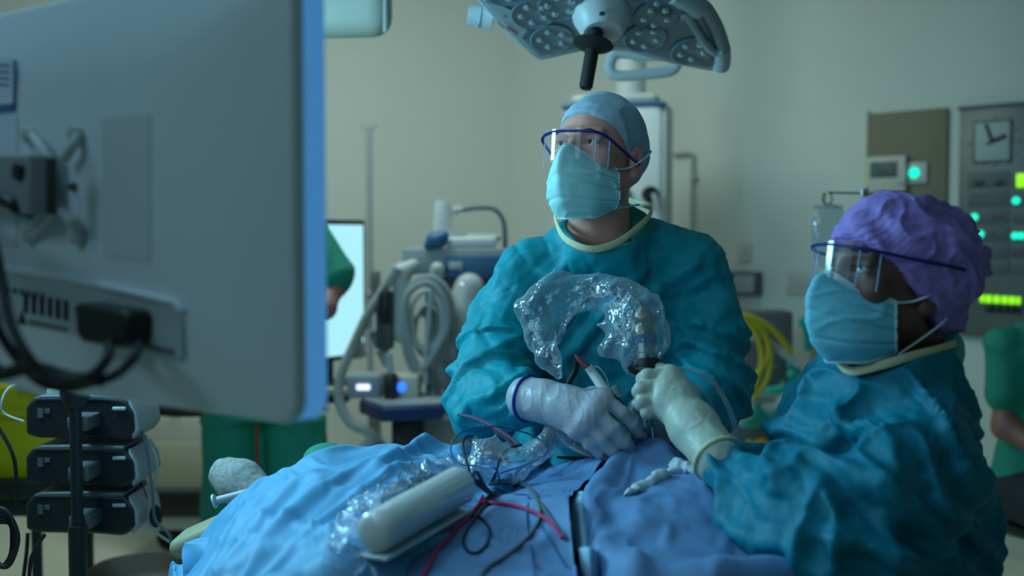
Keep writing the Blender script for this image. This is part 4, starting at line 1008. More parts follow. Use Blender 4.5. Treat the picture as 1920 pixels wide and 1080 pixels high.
for lab, pts, m_, r in (('pale hose hanging beside the right sleeve of the surgeon', [(1396, 630), (1390, 680), (1392, 720), (1408, 745), (1402, 780), (1380, 775)], M_lgrey, .016),
        ('light grey hose crossing the yellow hoses diagonally', [(1402, 630), (1432, 638), (1465, 660), (1500, 685)], M_lgrey, .017),
        ('grey hose looping under the mask holder', [(1430, 760), (1450, 765), (1475, 740), (1500, 720)], M_lgrey, .014)):
    cb('grey_hose', [(x, y, dr - .12) for x, y in pts], r, m_, lab)
for lab, pts in (('yellow hose arching highest between the two surgeons', [(1385, 590), (1420, 600), (1455, 625), (1484, 662)]),
        ('yellow hose running down in the outer curve', [(1388, 592), (1425, 610), (1444, 660), (1438, 710), (1412, 748)]),
        ('yellow hose running down in the inner curve', [(1388, 596), (1412, 615), (1428, 660), (1424, 700), (1408, 742)]),
        ('yellow hose crossing the other two near their lower ends', [(1400, 716), (1425, 695), (1440, 665), (1436, 630), (1410, 602)])):
    cb('yellow_hose', [(x, y, dr - .16) for x, y in pts], .014, M_yhose, lab, 'yellow gas hoses')
cb('yellow_hose', [(1400, 830, dr - .1), (1415, 835, dr - .1), (1430, 828, dr - .1), (1440, 845, dr - .1)], .016, M_yhose, 'short piece of yellow hose low beside the gas station')
cb('dark_hose', [(1440, 700, dr - .02), (1455, 690, dr - .02), (1470, 700, dr - .02), (1474, 725, dr - .02)], .008, M_dgrey, 'thin dark hose arching behind the yellow hoses')
# IV bag on its hook
di = 3.2
t = thing('infusion_bag', P(1555, 420, di), 'clear infusion bag hanging left of the purple cap', 'infusion bag')
S = SDF(); S.ell(P(1556, 425, di), (.055, .022, .07)); S.ell(P(1556, 470, di), (.05, .02, .06), k=.03); V, Q = S.mesh(.006); quad_obj('bag_body', V, Q, M_clear, t)
box('bag_seam', M_clear, P(1553, 388, di), (.09, .006, .012), t)
MB().cyl(P(1552, 505, di), P(1552, 520, di), .006, n=10).build('port', M_white, t)
t = thing('drip_hook', (P(1630, 700, di).x, di + .02, 0), 'wire hook arm and pole holding the clear infusion bag', 'drip stand')
xx = P(1632, 0, di).x
ring = [P(1551 + 9 * math.cos(a), 372 + 11 * math.sin(a), di) for a in np.linspace(-1.2, 4.2, 9)]
MB().tube(ring + [P(1546, 384, di)], .0022, 8).build('hook', M_dgrey, t)
MB().tube([P(1553, 361, di), P(1590, 362, di), P(1616, 363, di), (xx, di + .02, P(0, 366, di).z)], .0028, 8).build('arm', M_dgrey, t)
MB().cyl((xx, di + .02, .04), (xx, di + .02, P(0, 352, di).z), .010, n=12).build('pole', M_lgrey, t)
for k in range(5):
    a = math.radians(72 * k); e = Vector((xx + .22 * math.cos(a), di + .02 + .22 * math.sin(a), .05)); MB().tube([(xx, di + .02, .08), e], .012, 8).build('leg', M_lgrey, t)
MB().cyl(P(1617, 356, di), P(1617, 366, di), .008, n=10).build('clip', M_steel, t)
t = thing('green_regulator', P(1512, 600, dr), 'small turquoise regulator on the wall left of the aqua mask', 'regulator')
a = onw(1515, 605, .06); MB().lathe([(0, .05), (.03, .045), (.035, 0), (.03, -.05)], a, WN, 18).build('regulator_body', M_teal, t)
MB().cyl(a, a - Vector((0, 0, .14)), .022, n=14).build('regulator_bowl', M_teal, t)
# ================================================================== people
def head_frame(px, py, d, yaw, pitch, s=1.0, roll=0):
    R = RZ(yaw) @ RX(pitch) @ RY(roll); o = P(px, py, d)
    return o, R, (lambda x, y, z: o + R @ (Vector((x, y, z)) * s))
def add_head(S, o, R, L, s):
    S.ell(L(0, .010, .034), (.076 * s, .097 * s, .082 * s), R)
    S.ell(L(0, -.030, -.035), (.060 * s, .066 * s, .075 * s), R, k=.03)
    S.ell(L(0, -.045, -.075), (.044 * s, .045 * s, .042 * s), R, k=.03)
    for q in (-1, 1):
        S.cap(L(q * .056, .000, -.055), L(q * .020, -.078, -.098), .017 * s, .015 * s, k=.03)
        S.ell(L(q * .044, -.066, -.028), (.022 * s, .018 * s, .018 * s), R, k=.02)
        S.cap(L(q * .012, -.093, .018), L(q * .046, -.080, .019), .0095 * s, .008 * s, k=.014)
    S.cap(L(0, -.090, .012), L(0, -.112, -.036), .0085 * s, .0125 * s, k=.014)
    for q in (-1, 1): S.ell(L(q * .012, -.103, -.040), (.009 * s, .010 * s, .008 * s), R, k=.008)
    S.ell(L(0, -.094, -.070), (.024 * s, .010 * s, .010 * s), R, k=.014)
    for q in (-1, 1):
        S.ell(L(q * .0315, -.100, -.001), (.0165 * s, .019 * s, .011 * s), R, k=.010, sub=True)
        S.cap(L(q * .018, -.087, .008), L(q * .044, -.081, .006), .0042 * s, .0040 * s, k=.006)      # upper lid
        S.cap(L(q * .019, -.086, -.010), L(q * .043, -.080, -.009), .0038 * s, .0036 * s, k=.006)    # lower lid
        # ear
        ER = R @ RZ(-q * 20)
        S.ell(L(q * .080, .012, -.016), (.007 * s, .018 * s, .030 * s), ER, k=.006)
        S.ell(L(q * .078, .010, -.040), (.007 * s, .010 * s, .011 * s), ER, k=.006)
        S.ell(L(q * .088, .008, -.014), (.007 * s, .010 * s, .018 * s), ER, k=.004, sub=True)
        S.cap(L(q * .078, -.004, -.014), L(q * .080, -.001, -.022), .004 * s, .004 * s, k=.004)
def body_mesh(name, Sh, Sb, m, hh=.0022, hb=.010):
    V1, Q1 = Sh.mesh(hh); V2, Q2 = Sb.mesh(hb)
    return quad_obj(name, np.concatenate([V1, V2]), np.concatenate([Q1, Q2 + len(V1)]), m)
def eyes(L, R, s, root, look=(0, 0)):
    for q in (-1, 1):
        c = L(q * .0315, -.0765, -.001)
        e = MB().ell(c, (.0118 * s,) * 3, R, 24).build('eye', M_eyew, root)
        g = (R @ Vector((look[0], -1, look[1]))).normalized()
        MB().lathe([(.0058 * s, .0098 * s), (.004 * s, .0118 * s), (0, .0122 * s)], c, g, 16).build('iris', M_iris, e)
def face_mask(L, s, root, seed, m=M_mask, ear=False):
    rows = [[(-.064, -.036, -.040), (-.047, -.070, -.036), (-.024, -.096, -.024), (0, -.116, -.013), (.024, -.096, -.024), (.047, -.070, -.036), (.064, -.036, -.040)],
            [(-.070, -.038, -.060), (-.052, -.082, -.054), (-.026, -.118, -.042), (0, -.138, -.034), (.026, -.118, -.042), (.052, -.082, -.054), (.070, -.038, -.060)],
            [(-.073, -.036, -.080), (-.055, -.088, -.080), (-.029, -.122, -.076), (0, -.141, -.072), (.029, -.122, -.076), (.055, -.088, -.080), (.073, -.036, -.080)],
            [(-.070, -.028, -.102), (-.053, -.078, -.112), (-.028, -.106, -.116), (0, -.122, -.116), (.028, -.106, -.116), (.053, -.078, -.112), (.070, -.028, -.102)],
            [(-.056, -.014, -.112), (-.044, -.052, -.136), (-.024, -.074, -.143), (0, -.082, -.146), (.024, -.074, -.143), (.044, -.052, -.136), (.056, -.014, -.112)]]
    G = surf(rows, 70, 90); N = surf_normals(G); 
    if N[35, 45, 1] > 0: N = -N
    v = np.linspace(0, 1, 70)[:, None]; u = np.linspace(-1, 1, 90)[None, :]
    side = np.abs(u) ** 1.5
    ple = sum(np.exp(-((v - c - .05 * side * (c - .5)) / .022) ** 2) for c in (.30, .52, .74)) * (.0035 * (.35 + side))
    F2 = G.reshape(-1, 3)
    wr = (ridges(F2, [(1, 0, .5), (0, 1, 0), (-.4, 0, 1)], (16, 10, 48), seed, 4, .4, 20) - .3).reshape(70, 90) * .004 * (.4 + side)
    mid = np.exp(-(u / .10) ** 2) * np.exp(-((v - .3) / .35) ** 2) * .004
    G = G + N * (wr + mid - ple)[:, :, None]
    edge = np.minimum(np.minimum(v, 1 - v) * 70, (1 - np.abs(u)) * 45)
    W = np.array([list(L(*p)) for p in G.reshape(-1, 3)]).reshape(70, 90, 3)
    o = MB().sheet(W).build('face_mask', m, root, hard=80, thick=.0016)
    MB().sheet(W[0:8] + (W[0:8] - np.array(L(0, 0, -.07))) * .012).build('mask_band', M_maskw, o, hard=80, thick=.0006)
    def rim(path, nm='mask_edge'):
        MB().tube(path, .0022, 6, 1).build(nm, M_maskw, o)
    rim([W[0, j] for j in range(0, 90, 3)] + [W[0, 89]]); rim([W[i, 89] for i in range(0, 70, 3)] + [W[69, 89]]); rim([W[i, 0] for i in range(0, 70, 3)] + [W[69, 0]]); rim([W[69, j] for j in range(0, 90, 3)] + [W[69, 89]])
    for q in (-1, 1):
        MB().tube([L(q * .064, -.036, -.042), L(q * .076, -.012, -.034), L(q * .086, .018, -.012), L(q * .083, .055, .012), L(q * .055, .100, .03), L(0, .116, .035)], .0056, 8, 6, flat=.3).build('mask_tie', M_maskw, o)
        if ear: MB().tube([L(q * .062, -.012, -.116), L(q * .074, .008, -.092), L(q * .084, .030, -.066), L(q * .084, .045, -.050)], .0030, 8, 6, flat=.5).build('mask_tie', M_maskw, o)
        else: MB().tube([L(q * .058, -.014, -.112), L(q * .072, .010, -.104), L(q * .078, .030, -.096), L(q * .060, .070, -.088), L(q * .03, .085, -.084)], .0050, 8, 6, flat=.3).build('mask_tie', M_maskw, o)
    return o
def goggles(L, root, low=.052, straight=False, sx=1.0):
    if straight: side = [(.074, -.092, .024), (.088, -.040, .024), (.100, .010, .025), (.103, .045, .025)]; zf = .026
    else: side = [(.070, -.096, .004), (.076, -.064, -.004), (.081, -.020, -.014), (.084, .024, -.022)]; zf = .010
    mid = [(-.066, -.100, zf), (-.052, -.114, zf), (-.028, -.124, zf + .001), (0, -.128, zf + .001), (.028, -.124, zf), (.056, -.114, zf - .001)]
    fr = [(-x, y, z) for x, y, z in reversed(side)] + mid + side
    g = MB().tube([L(*p) for p in fr], .0032, 8, 6, flat=.8).build('safety_goggles', M_goggle, root, label='blue framed clear protective goggles')
    lo = []; hi = []
    for x, y, z in ((-.070, -.088, zf - .004), (-.058, -.110, zf), (-.030, -.126, zf), (0, -.130, zf), (.030, -.126, zf), (.056, -.112, zf - .002), (.070, -.084, zf - .008)):
        hi.append(L(x, y, z + .006)); lo.append(L(x * .98, y + .004, z - low))
    G = surf([hi, [(Vector(a) + Vector(b)) / 2 for a, b in zip(hi, lo)], lo], 12, 60)
    MB().sheet(G).build('lens', M_lens, g, hard=80)
    for (a, b) in ((hi[0], lo[0]), (hi[-1], lo[-1]), (hi[5], lo[5])):
        MB().tube([a, (Vector(a) + Vector(b)) / 2, b], .0009, 6, 2).build('lens_edge', M_lensedge, g)
    return g

def hand(S, wrist, rw, mcps, fingers, thumb, k=.008, rf=.0118, rp=.015):
    """palm and four separate fingers plus a thumb, each its own chain"""
    w = Vector(wrist)
    for i, m_ in enumerate(mcps):
        S.cap(w, m_, rw * .72, rp, k=.022)
    for i in range(len(mcps) - 1): S.cap(mcps[i], mcps[i + 1], rp, rp, k=.012)
    for i, f in enumerate(fingers):
        pts = [mcps[i]] + [Vector(p) for p in f]; r = rf * (1, 1.02, .97, .86)[i]
        rs = [r * 1.16, r * 1.04, r * .95, r * .84][:len(pts)]
        for j in range(len(pts) - 1): S.cap(pts[j], pts[j + 1], rs[j], rs[j + 1], k=.0035)
    if thumb:
        pts = [Vector(p) for p in thumb]; rs = [rf * 1.5, rf * 1.25, rf * 1.12, rf * .95]
        for j in range(len(pts) - 1): S.cap(pts[j], pts[j + 1], rs[j], rs[j + 1], k=.006)

def arm_w(V, pts, r0, r1):
    """0..1 weight of being on a limb, plus position along it"""
    best = np.full(len(V), 9.0)
    for a, b in zip(pts[:-1], pts[1:]):
        a = np.array(a); b = np.array(b); ab = b - a; t = np.clip(((V - a) @ ab) / (ab @ ab), 0, 1)
        best = np.minimum(best, np.linalg.norm(V - a - t[:, None] * ab, axis=1))
    return np.clip((r1 - best) / (r1 - r0), 0, 1)
def smooth_disp(V, g, h):
    return V + g * h[:, None]

def smn(V, w, seed):
    return np.stack([vn(V * 5, seed), vn(V * 5, seed + 1), vn(V * 5, seed + 2)], 1) * .006 * w[:, None]
def CR(V, d, f, seed):
    d = Vector(d).normalized(); e = Vector((-d.z, 0, d.x))
    return ridges(V, [d, (0, 1, 0), e], (f, f * .3, f * .22), seed, 9, .7, 6)
def collar_cut(S, ring, r=.17):
    f, b = Vector(ring[0]), Vector(ring[1]); n = Vector((1, 0, 0)).cross(b - f) if abs((b - f).y) > abs((b - f).x) else (b - f).cross(Vector((0, 1, 0)))
    n = n.normalized(); n = n if n.z > 0 else -n; c = (f + b) / 2; cn = np.array(c); nn = np.array(n)
    S.fn(lambda X: np.maximum(-((X - cn) @ nn), np.linalg.norm(X - cn, axis=1) - r), 'sub', 0.004)
def _v(*a): return [Vector(p) for p in a]
# ------------------------------------------------------------------ surgeon standing behind the table
s = .985; HO, HR, HL = head_frame(1121, 289, 2.07, -33, -11, s)
Sh = SDF(); add_head(Sh, HO, HR, HL, s)
nb = P(1130, 490, 2.16)
Sh.cap(HL(0, .022, -.070), P(1124, 440, 2.125), .056, .058, k=.03); Sh.cap(P(1124, 440, 2.125), nb, .058, .075, k=.03); Sh.ell(P(1128, 492, 2.145), (.080, .075, .055), k=.04)
Sb = SDF(); bx = P(1148, 500, 2.18).x
Sb.rings([(.86, bx, 2.20, .15, .10, 0), (1.0, bx, 2.20, .135, .09, 0), (1.2, bx, 2.20, .14, .09, 0), (1.30, bx, 2.195, .135, .085, 0), (1.36, bx, 2.18, .10, .085, 0)])
mSh = [P(986, 520, 2.14), P(1298, 504, 2.14)]
mA1 = _v(P(1000, 535, 2.14), P(925, 722, 2.02), P(1000, 750, 1.84)); mA2 = _v(P(1288, 540, 2.14), P(1338, 715, 2.06), P(1245, 792, 1.88))
for A in (mA1, mA2): Sb.chain(A, [.036, .030, .017], k=.02)
Sb.ell(P(1040, 758, 1.815), (.03, .02, .03), k=.03); Sb.ell(P(1222, 785, 1.86), (.028, .02, .028), k=.03)
for q in (-1, 1): Sb.chain(_v((bx + q * .09, 2.20, .90), (bx + q * .10, 2.19, .48), (bx + q * .10, 2.21, .09)), [.085, .06, .042], k=.04)
man = body_mesh('person', Sh, Sb, M_skin)
tag(man, 'standing person in teal gown, light blue cap and aqua mask behind the draped table', 'person')
eyes(HL, HR, s, man, (-.25, .12))
# eyebrows
for q in (-1, 1): MB().tube([HL(q * .015, -.1005, .017), HL(q * .032, -.0985, .021), HL(q * .048, -.086, .016)], [.0016, .0030, .0012], 6, 5, flat=.6).build('eyebrow', mat('brow_brown', (.12, .07, .05), .8) if 'brow_brown' not in MATS else MATS['brow_brown'], man)
# stubbly hair at the side
# cap
S = SDF(); S.ell(HL(0, .014, .038), (.083 * s, .103 * s, .086 * s), HR); S.ell(HL(0, .060, .006), (.070 * s, .060 * s, .070 * s), HR, k=.03)
nrm = HR @ Vector((0, -.60, -.80)); S.half(HL(0, -.088, .062), nrm)
def dcap(V, g):
    return V + g * ((ridges(V, [HR @ Vector((1, 0, 0)), HR @ Vector((0, 1, .6)), HR @ Vector((0, -.6, 1))], (9, 26, 9), 3, 2.5) - .5) * .0055 + (facet(V, 26, 321) - .33) * .005)[:, None]
V, Q = S.mesh(.0028, relax=2, disp=dcap); cap = quad_obj('surgical_cap', V, Q, M_cap, man, 'light blue cloth cap')
face_mask(HL, s, man, 4)
goggles(HL, man)
# green scrub neckline under the gown
S = SDF(); cz = 1.42
S.cap(P(1085, 470, 2.13), P(1185, 455, 2.13), .055, .055); S.cap(P(1130, 460, 2.15), P(1132, 424, 2.155), .072, .068, k=.03); S.cap(P(1190, 440, 2.15), P(1192, 428, 2.155), .035, .03, k=.03)
S.cap(P(1112, 360, 2.07), P(1120, 455, 2.10), .064, .066, k=.01, sub=True)
V, Q = S.mesh(.006); quad_obj('scrub_top', V, Q, M_scrub, man, 'green scrub top showing at the neck')
# gown
S = SDF()
S.rings([(.36, bx, 2.24, .27, .16, 0), (.85, bx, 2.22, .235, .145, 0), (1.05, bx + .002, 2.20, .200, .142, 0), (1.18, bx + .002, 2.19, .188, .138, 0), (1.30, bx + .002, 2.18, .180, .125, 0), (1.385, bx, 2.175, .145, .100, 0), (1.42, bx - .004, 2.17, .09, .08, 0)])
S.cap(P(1080, 470, 2.16), mSh[0], .052, .062, k=.06); S.cap(P(1190, 456, 2.16), mSh[1], .056, .066, k=.06); S.cap(P(1230, 478, 2.16), P(1285, 492, 2.15), .060, .062, k=.05); S.cap(P(1050, 492, 2.16), P(1000, 512, 2.15), .058, .060, k=.05)
S.chain(_v(mSh[0], P(952, 600, 2.10), P(932, 700, 2.03), P(928, 742, 1.99)), [.062, .064, .066, .062], k=.04)
S.chain(_v(P(930, 740, 1.99), P(962, 738, 1.92), P(994, 747, 1.855)), [.066, .056, .037], k=.03)
S.ell(P(896, 745, 1.99), (.045, .05, .040), k=.04)
S.chain(_v(mSh[1], P(1332, 590, 2.11), P(1330, 710, 2.06)), [.060, .061, .062], k=.03)
S.chain(_v(P(1330, 715, 2.06), P(1295, 765, 1.97), P(1258, 788, 1.895)), [.062, .052, .036], k=.03)
S.ell(P(1132, 456, 2.128), (.094, .106, .078), k=.03)
S.ell(P(1131, 412, 2.122), (.074, .100, .10), k=.006, sub=True)
col = [P(1050, 420, 2.085), P(1061, 443, 2.045), P(1083, 458, 2.020), P(1114, 465, 2.010), P(1150, 456, 2.020), P(1184, 433, 2.045), P(1212, 405, 2.09), P(1208, 388, 2.17), P(1150, 376, 2.235), P(1085, 382, 2.235), P(1050, 400, 2.16)]
collar_cut(S, (col[3], col[8]), .112)
V, Q = S.mesh(.0058, relax=2)
a1 = arm_w(V, [P(968, 500, 2.13), P(930, 735, 2.0), P(1000, 750, 1.85)], .075, .12); a2 = arm_w(V, [P(1316, 505, 2.13), P(1334, 715, 2.06), P(1250, 790, 1.89)], .075, .115)
el = np.maximum(arm_w(V, [P(930, 730, 2.0), P(935, 735, 1.99)], .06, .16), arm_w(V, [P(1330, 715, 2.06), P(1331, 716, 2.06)], .06, .16)); tr_ = 1 - np.maximum(a1, a2)
pin = np.clip(arm_w(V, [P(996, 747, 1.855), P(1000, 747, 1.85)], .030, .050) + arm_w(V, [P(1255, 788, 1.9), P(1250, 788, 1.88)], .03, .05) + arm_w(V, col + col[:1], .012, .045), 0, 1)
R_ = lambda ds, fs, sd, p, w, wf: ridges(V, ds, fs, sd, p, w, wf)
big = (R_([(1, 0, .45), (0, 1, 0), (-.45, 0, 1)], (11, 3, 2.6), 12, 3, .5, 4) - .3) * .028 * tr_ + (R_([(1, 0, -.7), (0, 1, 0), (.7, 0, 1)], (17, 5, 3.5), 14, 4, .5, 5) - .25) * .020 * tr_
big += ((R_([(.35, 0, 1), (1, 0, -.3), (0, 1, 0)], (14, 3.5, 4), 33, 3, .6, 5) - .3) * .026 + (R_([(-.6, 0, 1), (1, 0, .6), (0, 1, 0)], (21, 5, 5), 35, 4, .6, 6) - .25) * .014) * a1
big += ((R_([(-.55, 0, 1), (1, 0, .5), (0, 1, 0)], (13, 3.5, 4), 45, 3, .6, 5) - .3) * .026 + (R_([(.7, 0, 1), (1, 0, -.7), (0, 1, 0)], (20, 5, 5), 47, 4, .6, 6) - .25) * .014) * a2
gq = grad(S.ev, V, .006); gq /= np.maximum(np.linalg.norm(gq, axis=1), 1e-6)[:, None]
V = V + gq * (big * (1 - pin) * np.clip((1.44 - V[:, 2]) / .12, .22, 1))[:, None] + smn(V, tr_, 12)
V = cloth(V, Q, [((1, 0, .25), .16 * tr_), ((.4, 0, 1), (.12 + .16 * el) * a1), ((-.5, 0, 1), (.14 + .16 * el) * a2), ((-.4, 0, 1), .06 * tr_)], iters=140, seed=5, iso=.02, pin=pin, lim=(-.008, .012), nf=14, bend=.35)
if len(V): V = V + gq * ((CR(V, (1, 0, .5), 16, 501) * -.0045 + CR(V, (.5, 0, 1), 15, 503) * (-.0045 * np.maximum(a1, .3)) + CR(V, (-.6, 0, 1), 17, 505) * -.0035 + CR(V, (1, 0, -.8), 22, 507) * .002) * (1 - pin))[:, None]
V = V + gq * (((facet(V + smn(V, 4 * np.ones(len(V)), 41), 13, 301) - .33) * .008 + (facet(V, 34, 305) - .33) * .004) * (1 - pin))[:, None]
mg = quad_obj('surgical_gown', V, Q, M_gown, man, 'teal surgical gown')
MB().tube([p + (p - P(1131, 430, 2.12)).normalized() * .007 for p in col], .0030, 12, 8, closed=True, flat=2.2, up=(0, 0, 1)).build('neck_binding', M_collar, mg, label='cream neck binding')
# legs below the gown
for q in (-1, 1):
    S = SDF(); S.chain(_v((bx + q * .10, 2.19, .50), (bx + q * .10, 2.21, .11)), [.085, .07]); V, Q = S.mesh(.012); quad_obj('trouser_leg', V, Q, M_scrub, man)
    S = SDF(); S.cap((bx + q * .10, 2.22, .045), (bx + q * .11, 2.09, .04), .045, .038); V, Q = S.mesh(.008); quad_obj('shoe', V, Q, M_black, man)
# right glove (left in the picture)
S = SDF()
wr_ = P(1064, 765, 1.80)
S.cap(P(990, 747, 1.852), P(1030, 755, 1.822), .0385, .034, k=.01); S.cap(P(1030, 755, 1.822), wr_, .034, .030, k=.02)
mc4 = _v(P(1130, 748, 1.775), P(1114, 770, 1.760), P(1100, 790, 1.758), P(1086, 806, 1.768))
fg = [(P(1166, 774, 1.768), P(1186, 797, 1.772), P(1196, 810, 1.778)), (P(1150, 804, 1.748), P(1170, 828, 1.752), P(1179, 839, 1.760)),
      (P(1128, 822, 1.748), P(1149, 845, 1.752), P(1158, 853, 1.760)), (P(1106, 832, 1.757), P(1124, 849, 1.762), P(1133, 856, 1.768))]
hand(S, wr_, .036, mc4, fg, (P(1078, 752, 1.80), P(1112, 742, 1.825), P(1142, 752, 1.835), P(1165, 772, 1.83)), rf=.0122, rp=.0165)
def dglove(V, g):
    h = (ridges(V, [(.3, 0, 1), (1, 0, 0), (0, 1, 0)], (20, 45, 20), 8, 2, .4, 12) - .4) * .0009 + (ridges(V, [(1, 0, .3), (0, 0, 1), (0, 1, 0)], (70, 25, 25), 9, 3, .5, 20) - .3) * .0010
    return V + g * h[:, None]
V, Q = S.mesh(.0021, relax=1, disp=dglove); gl = quad_obj('glove', V, Q, M_glove, man, 'pale lilac grey latex glove, fingers spread down')
MB().tube([P(990, 747, 1.852) + (frame(P(1030, 755, 1.822) - P(990, 747, 1.852))[0] * math.cos(a) + frame(P(1030, 755, 1.822) - P(990, 747, 1.852))[1] * math.sin(a)) * .0395 for a in np.linspace(0, 2 * math.pi, 16, endpoint=False)], .0032, 8, 3, closed=True).build('glove_cuff', M_cuffb, gl, label='dark blue cuff ring')
# left glove, behind the other person's hand
S = SDF(); w2 = P(1240, 792, 1.875)
S.cap(P(1256, 790, 1.895), w2, .036, .030)
mc = _v(P(1216, 768, 1.84), P(1214, 782, 1.835), P(1216, 797, 1.838), P(1220, 810, 1.845))
fg = [(P(1192, 762, 1.825), P(1186, 774, 1.81), P(1192, 786, 1.805)), (P(1190, 784, 1.818), P(1186, 796, 1.806), P(1196, 804, 1.80)), (P(1194, 802, 1.822), P(1192, 814, 1.812), P(1202, 818, 1.805)), (P(1204, 816, 1.83), P(1202, 826, 1.82), P(1210, 828, 1.815))]
hand(S, w2, .034, mc, fg, (P(1228, 778, 1.85), P(1216, 758, 1.83), P(1204, 752, 1.812), P(1196, 758, 1.80)))
V, Q = S.mesh(.0024, relax=1); quad_obj('glove', V, Q, M_glove, man, 'grey latex glove curled behind the cream glove')

# ------------------------------------------------------------------ seated or leaning colleague on the right
s = .94; WO, WRt, WLc = head_frame(1668, 522, 1.56, -68, -12, s)
Sh = SDF(); add_head(Sh, WO, WRt, WLc, s)
Sh.cap(WLc(0, .028, -.075), P(1700, 640, 1.60), .050, .052, k=.03); Sh.cap(P(1700, 640, 1.60), P(1708, 700, 1.62), .052, .07, k=.03)
Sb = SDF(); wx = P(1690, 900, 1.64).x
Sb.rings([(.70, wx, 1.64, .11, .14, 0), (.95, wx, 1.64, .095, .12, 0), (1.12, wx - .005, 1.63, .09, .12, 0), (1.20, wx - .005, 1.62, .06, .08, 0)])
wS = P(1742, 778, 1.50)
wA = _v(wS, P(1592, 985, 1.38), P(1345, 862, 1.58)); wB = _v(P(1640, 740, 1.80), P(1530, 860, 1.86), P(1440, 850, 1.83))
for A in (wA, wB): Sb.chain(A, [.034, .026, .015], k=.02)
Sb.ell(P(1270, 757, 1.69), (.024, .018, .024), k=.03)
for q in (-1, 1): Sb.chain(_v((wx, 1.64 + q * .09, .76), (wx, 1.64 + q * .09, .42), (wx, 1.64 + q * .09, .09)), [.075, .055, .04], k=.04)
wom = body_mesh('person', Sh, Sb, M_skin2)
tag(wom, 'person in profile with purple bouffant cap, blue mask and teal gown darkened for shade', 'person')
eyes(WLc, WRt, s, wom, (0.1, .10))
for q in (-1, 1): MB().tube([WLc(q * .014, -.099, .022), WLc(q * .030, -.098, .028), WLc(q * .048, -.086, .022)], [.0018, .0030, .0010], 6, 5, flat=.6).build('eyebrow', M_hair, wom)
# dark hair at the temple and nape
S = SDF(); S.ell(WLc(0, .020, .020), (.081 * s, .098 * s, .086 * s), WRt); S.cap(WLc(.035, .060, -.045), WLc(-.035, .060, -.045), .024, k=.03); S.half(WLc(0, -.030, .0), WRt @ Vector((0, -.86, -.25)))
V, Q = S.mesh(.004); quad_obj('hair', V, Q, M_hair, wom)
# bouffant cap
S = SDF(); S.ell(WLc(0, .012, .036), (.092 * s, .112 * s, .094 * s), WRt); S.ell(WLc(0, .062, .012), (.096, .068, .086), WRt, k=.05); S.ell(WLc(0, .095, -.022), (.046, .032, .040), WRt, k=.04)
S.half(WLc(0, -.096, .048), WRt @ Vector((0, -.60, -.80)))
def dbouf(V, g):
    q = V
    h = (ridges(q, [WRt @ Vector((0, .5, 1)), WRt @ Vector((1, 0, 0)), WRt @ Vector((0, 1, -.5))], (26, 9, 8), 61, 2.2, .8, 12) - .45) * .021
    h2 = (ridges(q, [WRt @ Vector((0, 1, .6)), WRt @ Vector((1, 0, 0)), WRt @ Vector((0, -.6, 1))], (40, 20, 24), 63, 3, .8, 18) - .35) * .006
    loc = (V - np.array(WLc(0, -.096, .048))) @ np.array(WRt @ Vector((0, .60, .80)))
    w_ = np.clip(loc / .06, .0, 1)
    # gathered elastic edge
    ang = V @ np.array(WRt @ Vector((0, .8, -.6))); ga = np.sin(ang * 900 + vn(V * 60, 5) * 2) * .0008 * (1 - w_)
    return V + g * ((h + h2 + (facet(V, 34, 331) - .33) * .010) * (.25 + .75 * w_) + ga)[:, None]
V, Q = S.mesh(.0028, relax=2, disp=dbouf); quad_obj('bouffant_cap', V, Q, M_bouf, wom, 'purple bouffant cap')
M_mask2 = mat('mask_blue', (0.17, 0.58, 0.72), 0.7, var=0.05, bump=0.0012, bscale=60, weave=0.00008)
face_mask(WLc, s, wom, 14, M_mask2, True)
goggles(WLc, wom, straight=True)
# gown
S = SDF()
def zr(y, d): return P(0, y, d).z
S.rings([(.40, wx + .01, 1.64, .21, .23, 0), (.80, wx + .005, 1.64, .175, .19, 0), (zr(1080, 1.6), P(1695, 0, 1.62).x, 1.64, .150, .178, 0), (zr(960, 1.6), P(1680, 0, 1.62).x, 1.64, .155, .175, 0), (zr(880, 1.6), P(1668, 0, 1.62).x, 1.635, .152, .170, 0),
         (zr(770, 1.6), P(1662, 0, 1.62).x, 1.63, .132, .158, 0), (zr(715, 1.6), P(1664, 0, 1.62).x, 1.625, .108, .128, 0), (zr(680, 1.6), P(1672, 0, 1.62).x, 1.62, .080, .09, 0)])
S.cap(P(1700, 700, 1.58), wS, .050, .066, k=.05); S.cap(P(1660, 700, 1.68), P(1640, 745, 1.80), .05, .062, k=.05)
S.chain(_v(wS, P(1690, 880, 1.42), P(1610, 985, 1.385)), [.068, .078, .080], k=.03)
S.chain(_v(P(1600, 985, 1.385), P(1500, 960, 1.44), P(1420, 915, 1.51), P(1348, 865, 1.582)), [.080, .074, .058, .037], k=.03)
S.chain(_v(P(1640, 745, 1.80), P(1530, 860, 1.86), P(1425, 850, 1.83)), [.060, .060, .045], k=.03)
S.ell(P(1684, 692, 1.600), (.090, .108, .066), k=.04)
S.ell(P(1682, 622, 1.600), (.070, .088, .085), k=.006, sub=True)
cw = [P(1580, 662, 1.575), P(1584, 684, 1.545), P(1604, 694, 1.525), P(1650, 684, 1.500), P(1705, 668, 1.495), P(1765, 652, 1.525), P(1785, 640, 1.60), P(1760, 632, 1.68), P(1700, 630, 1.70), P(1620, 640, 1.66)]
collar_cut(S, (cw[0], cw[6]), .118)
V, Q = S.mesh(.0058, relax=2)
a1 = arm_w(V, [wS, P(1600, 985, 1.385), P(1345, 862, 1.58)], .085, .14); tr_ = 1 - a1; up_ = np.clip((P(0, 900, 1.45).z - V[:, 2]) / -.10, 0, 1)
pin = np.clip(arm_w(V, [P(1350, 865, 1.582), P(1344, 861, 1.59)], .032, .055) + arm_w(V, cw + cw[:1], .012, .045), 0, 1)
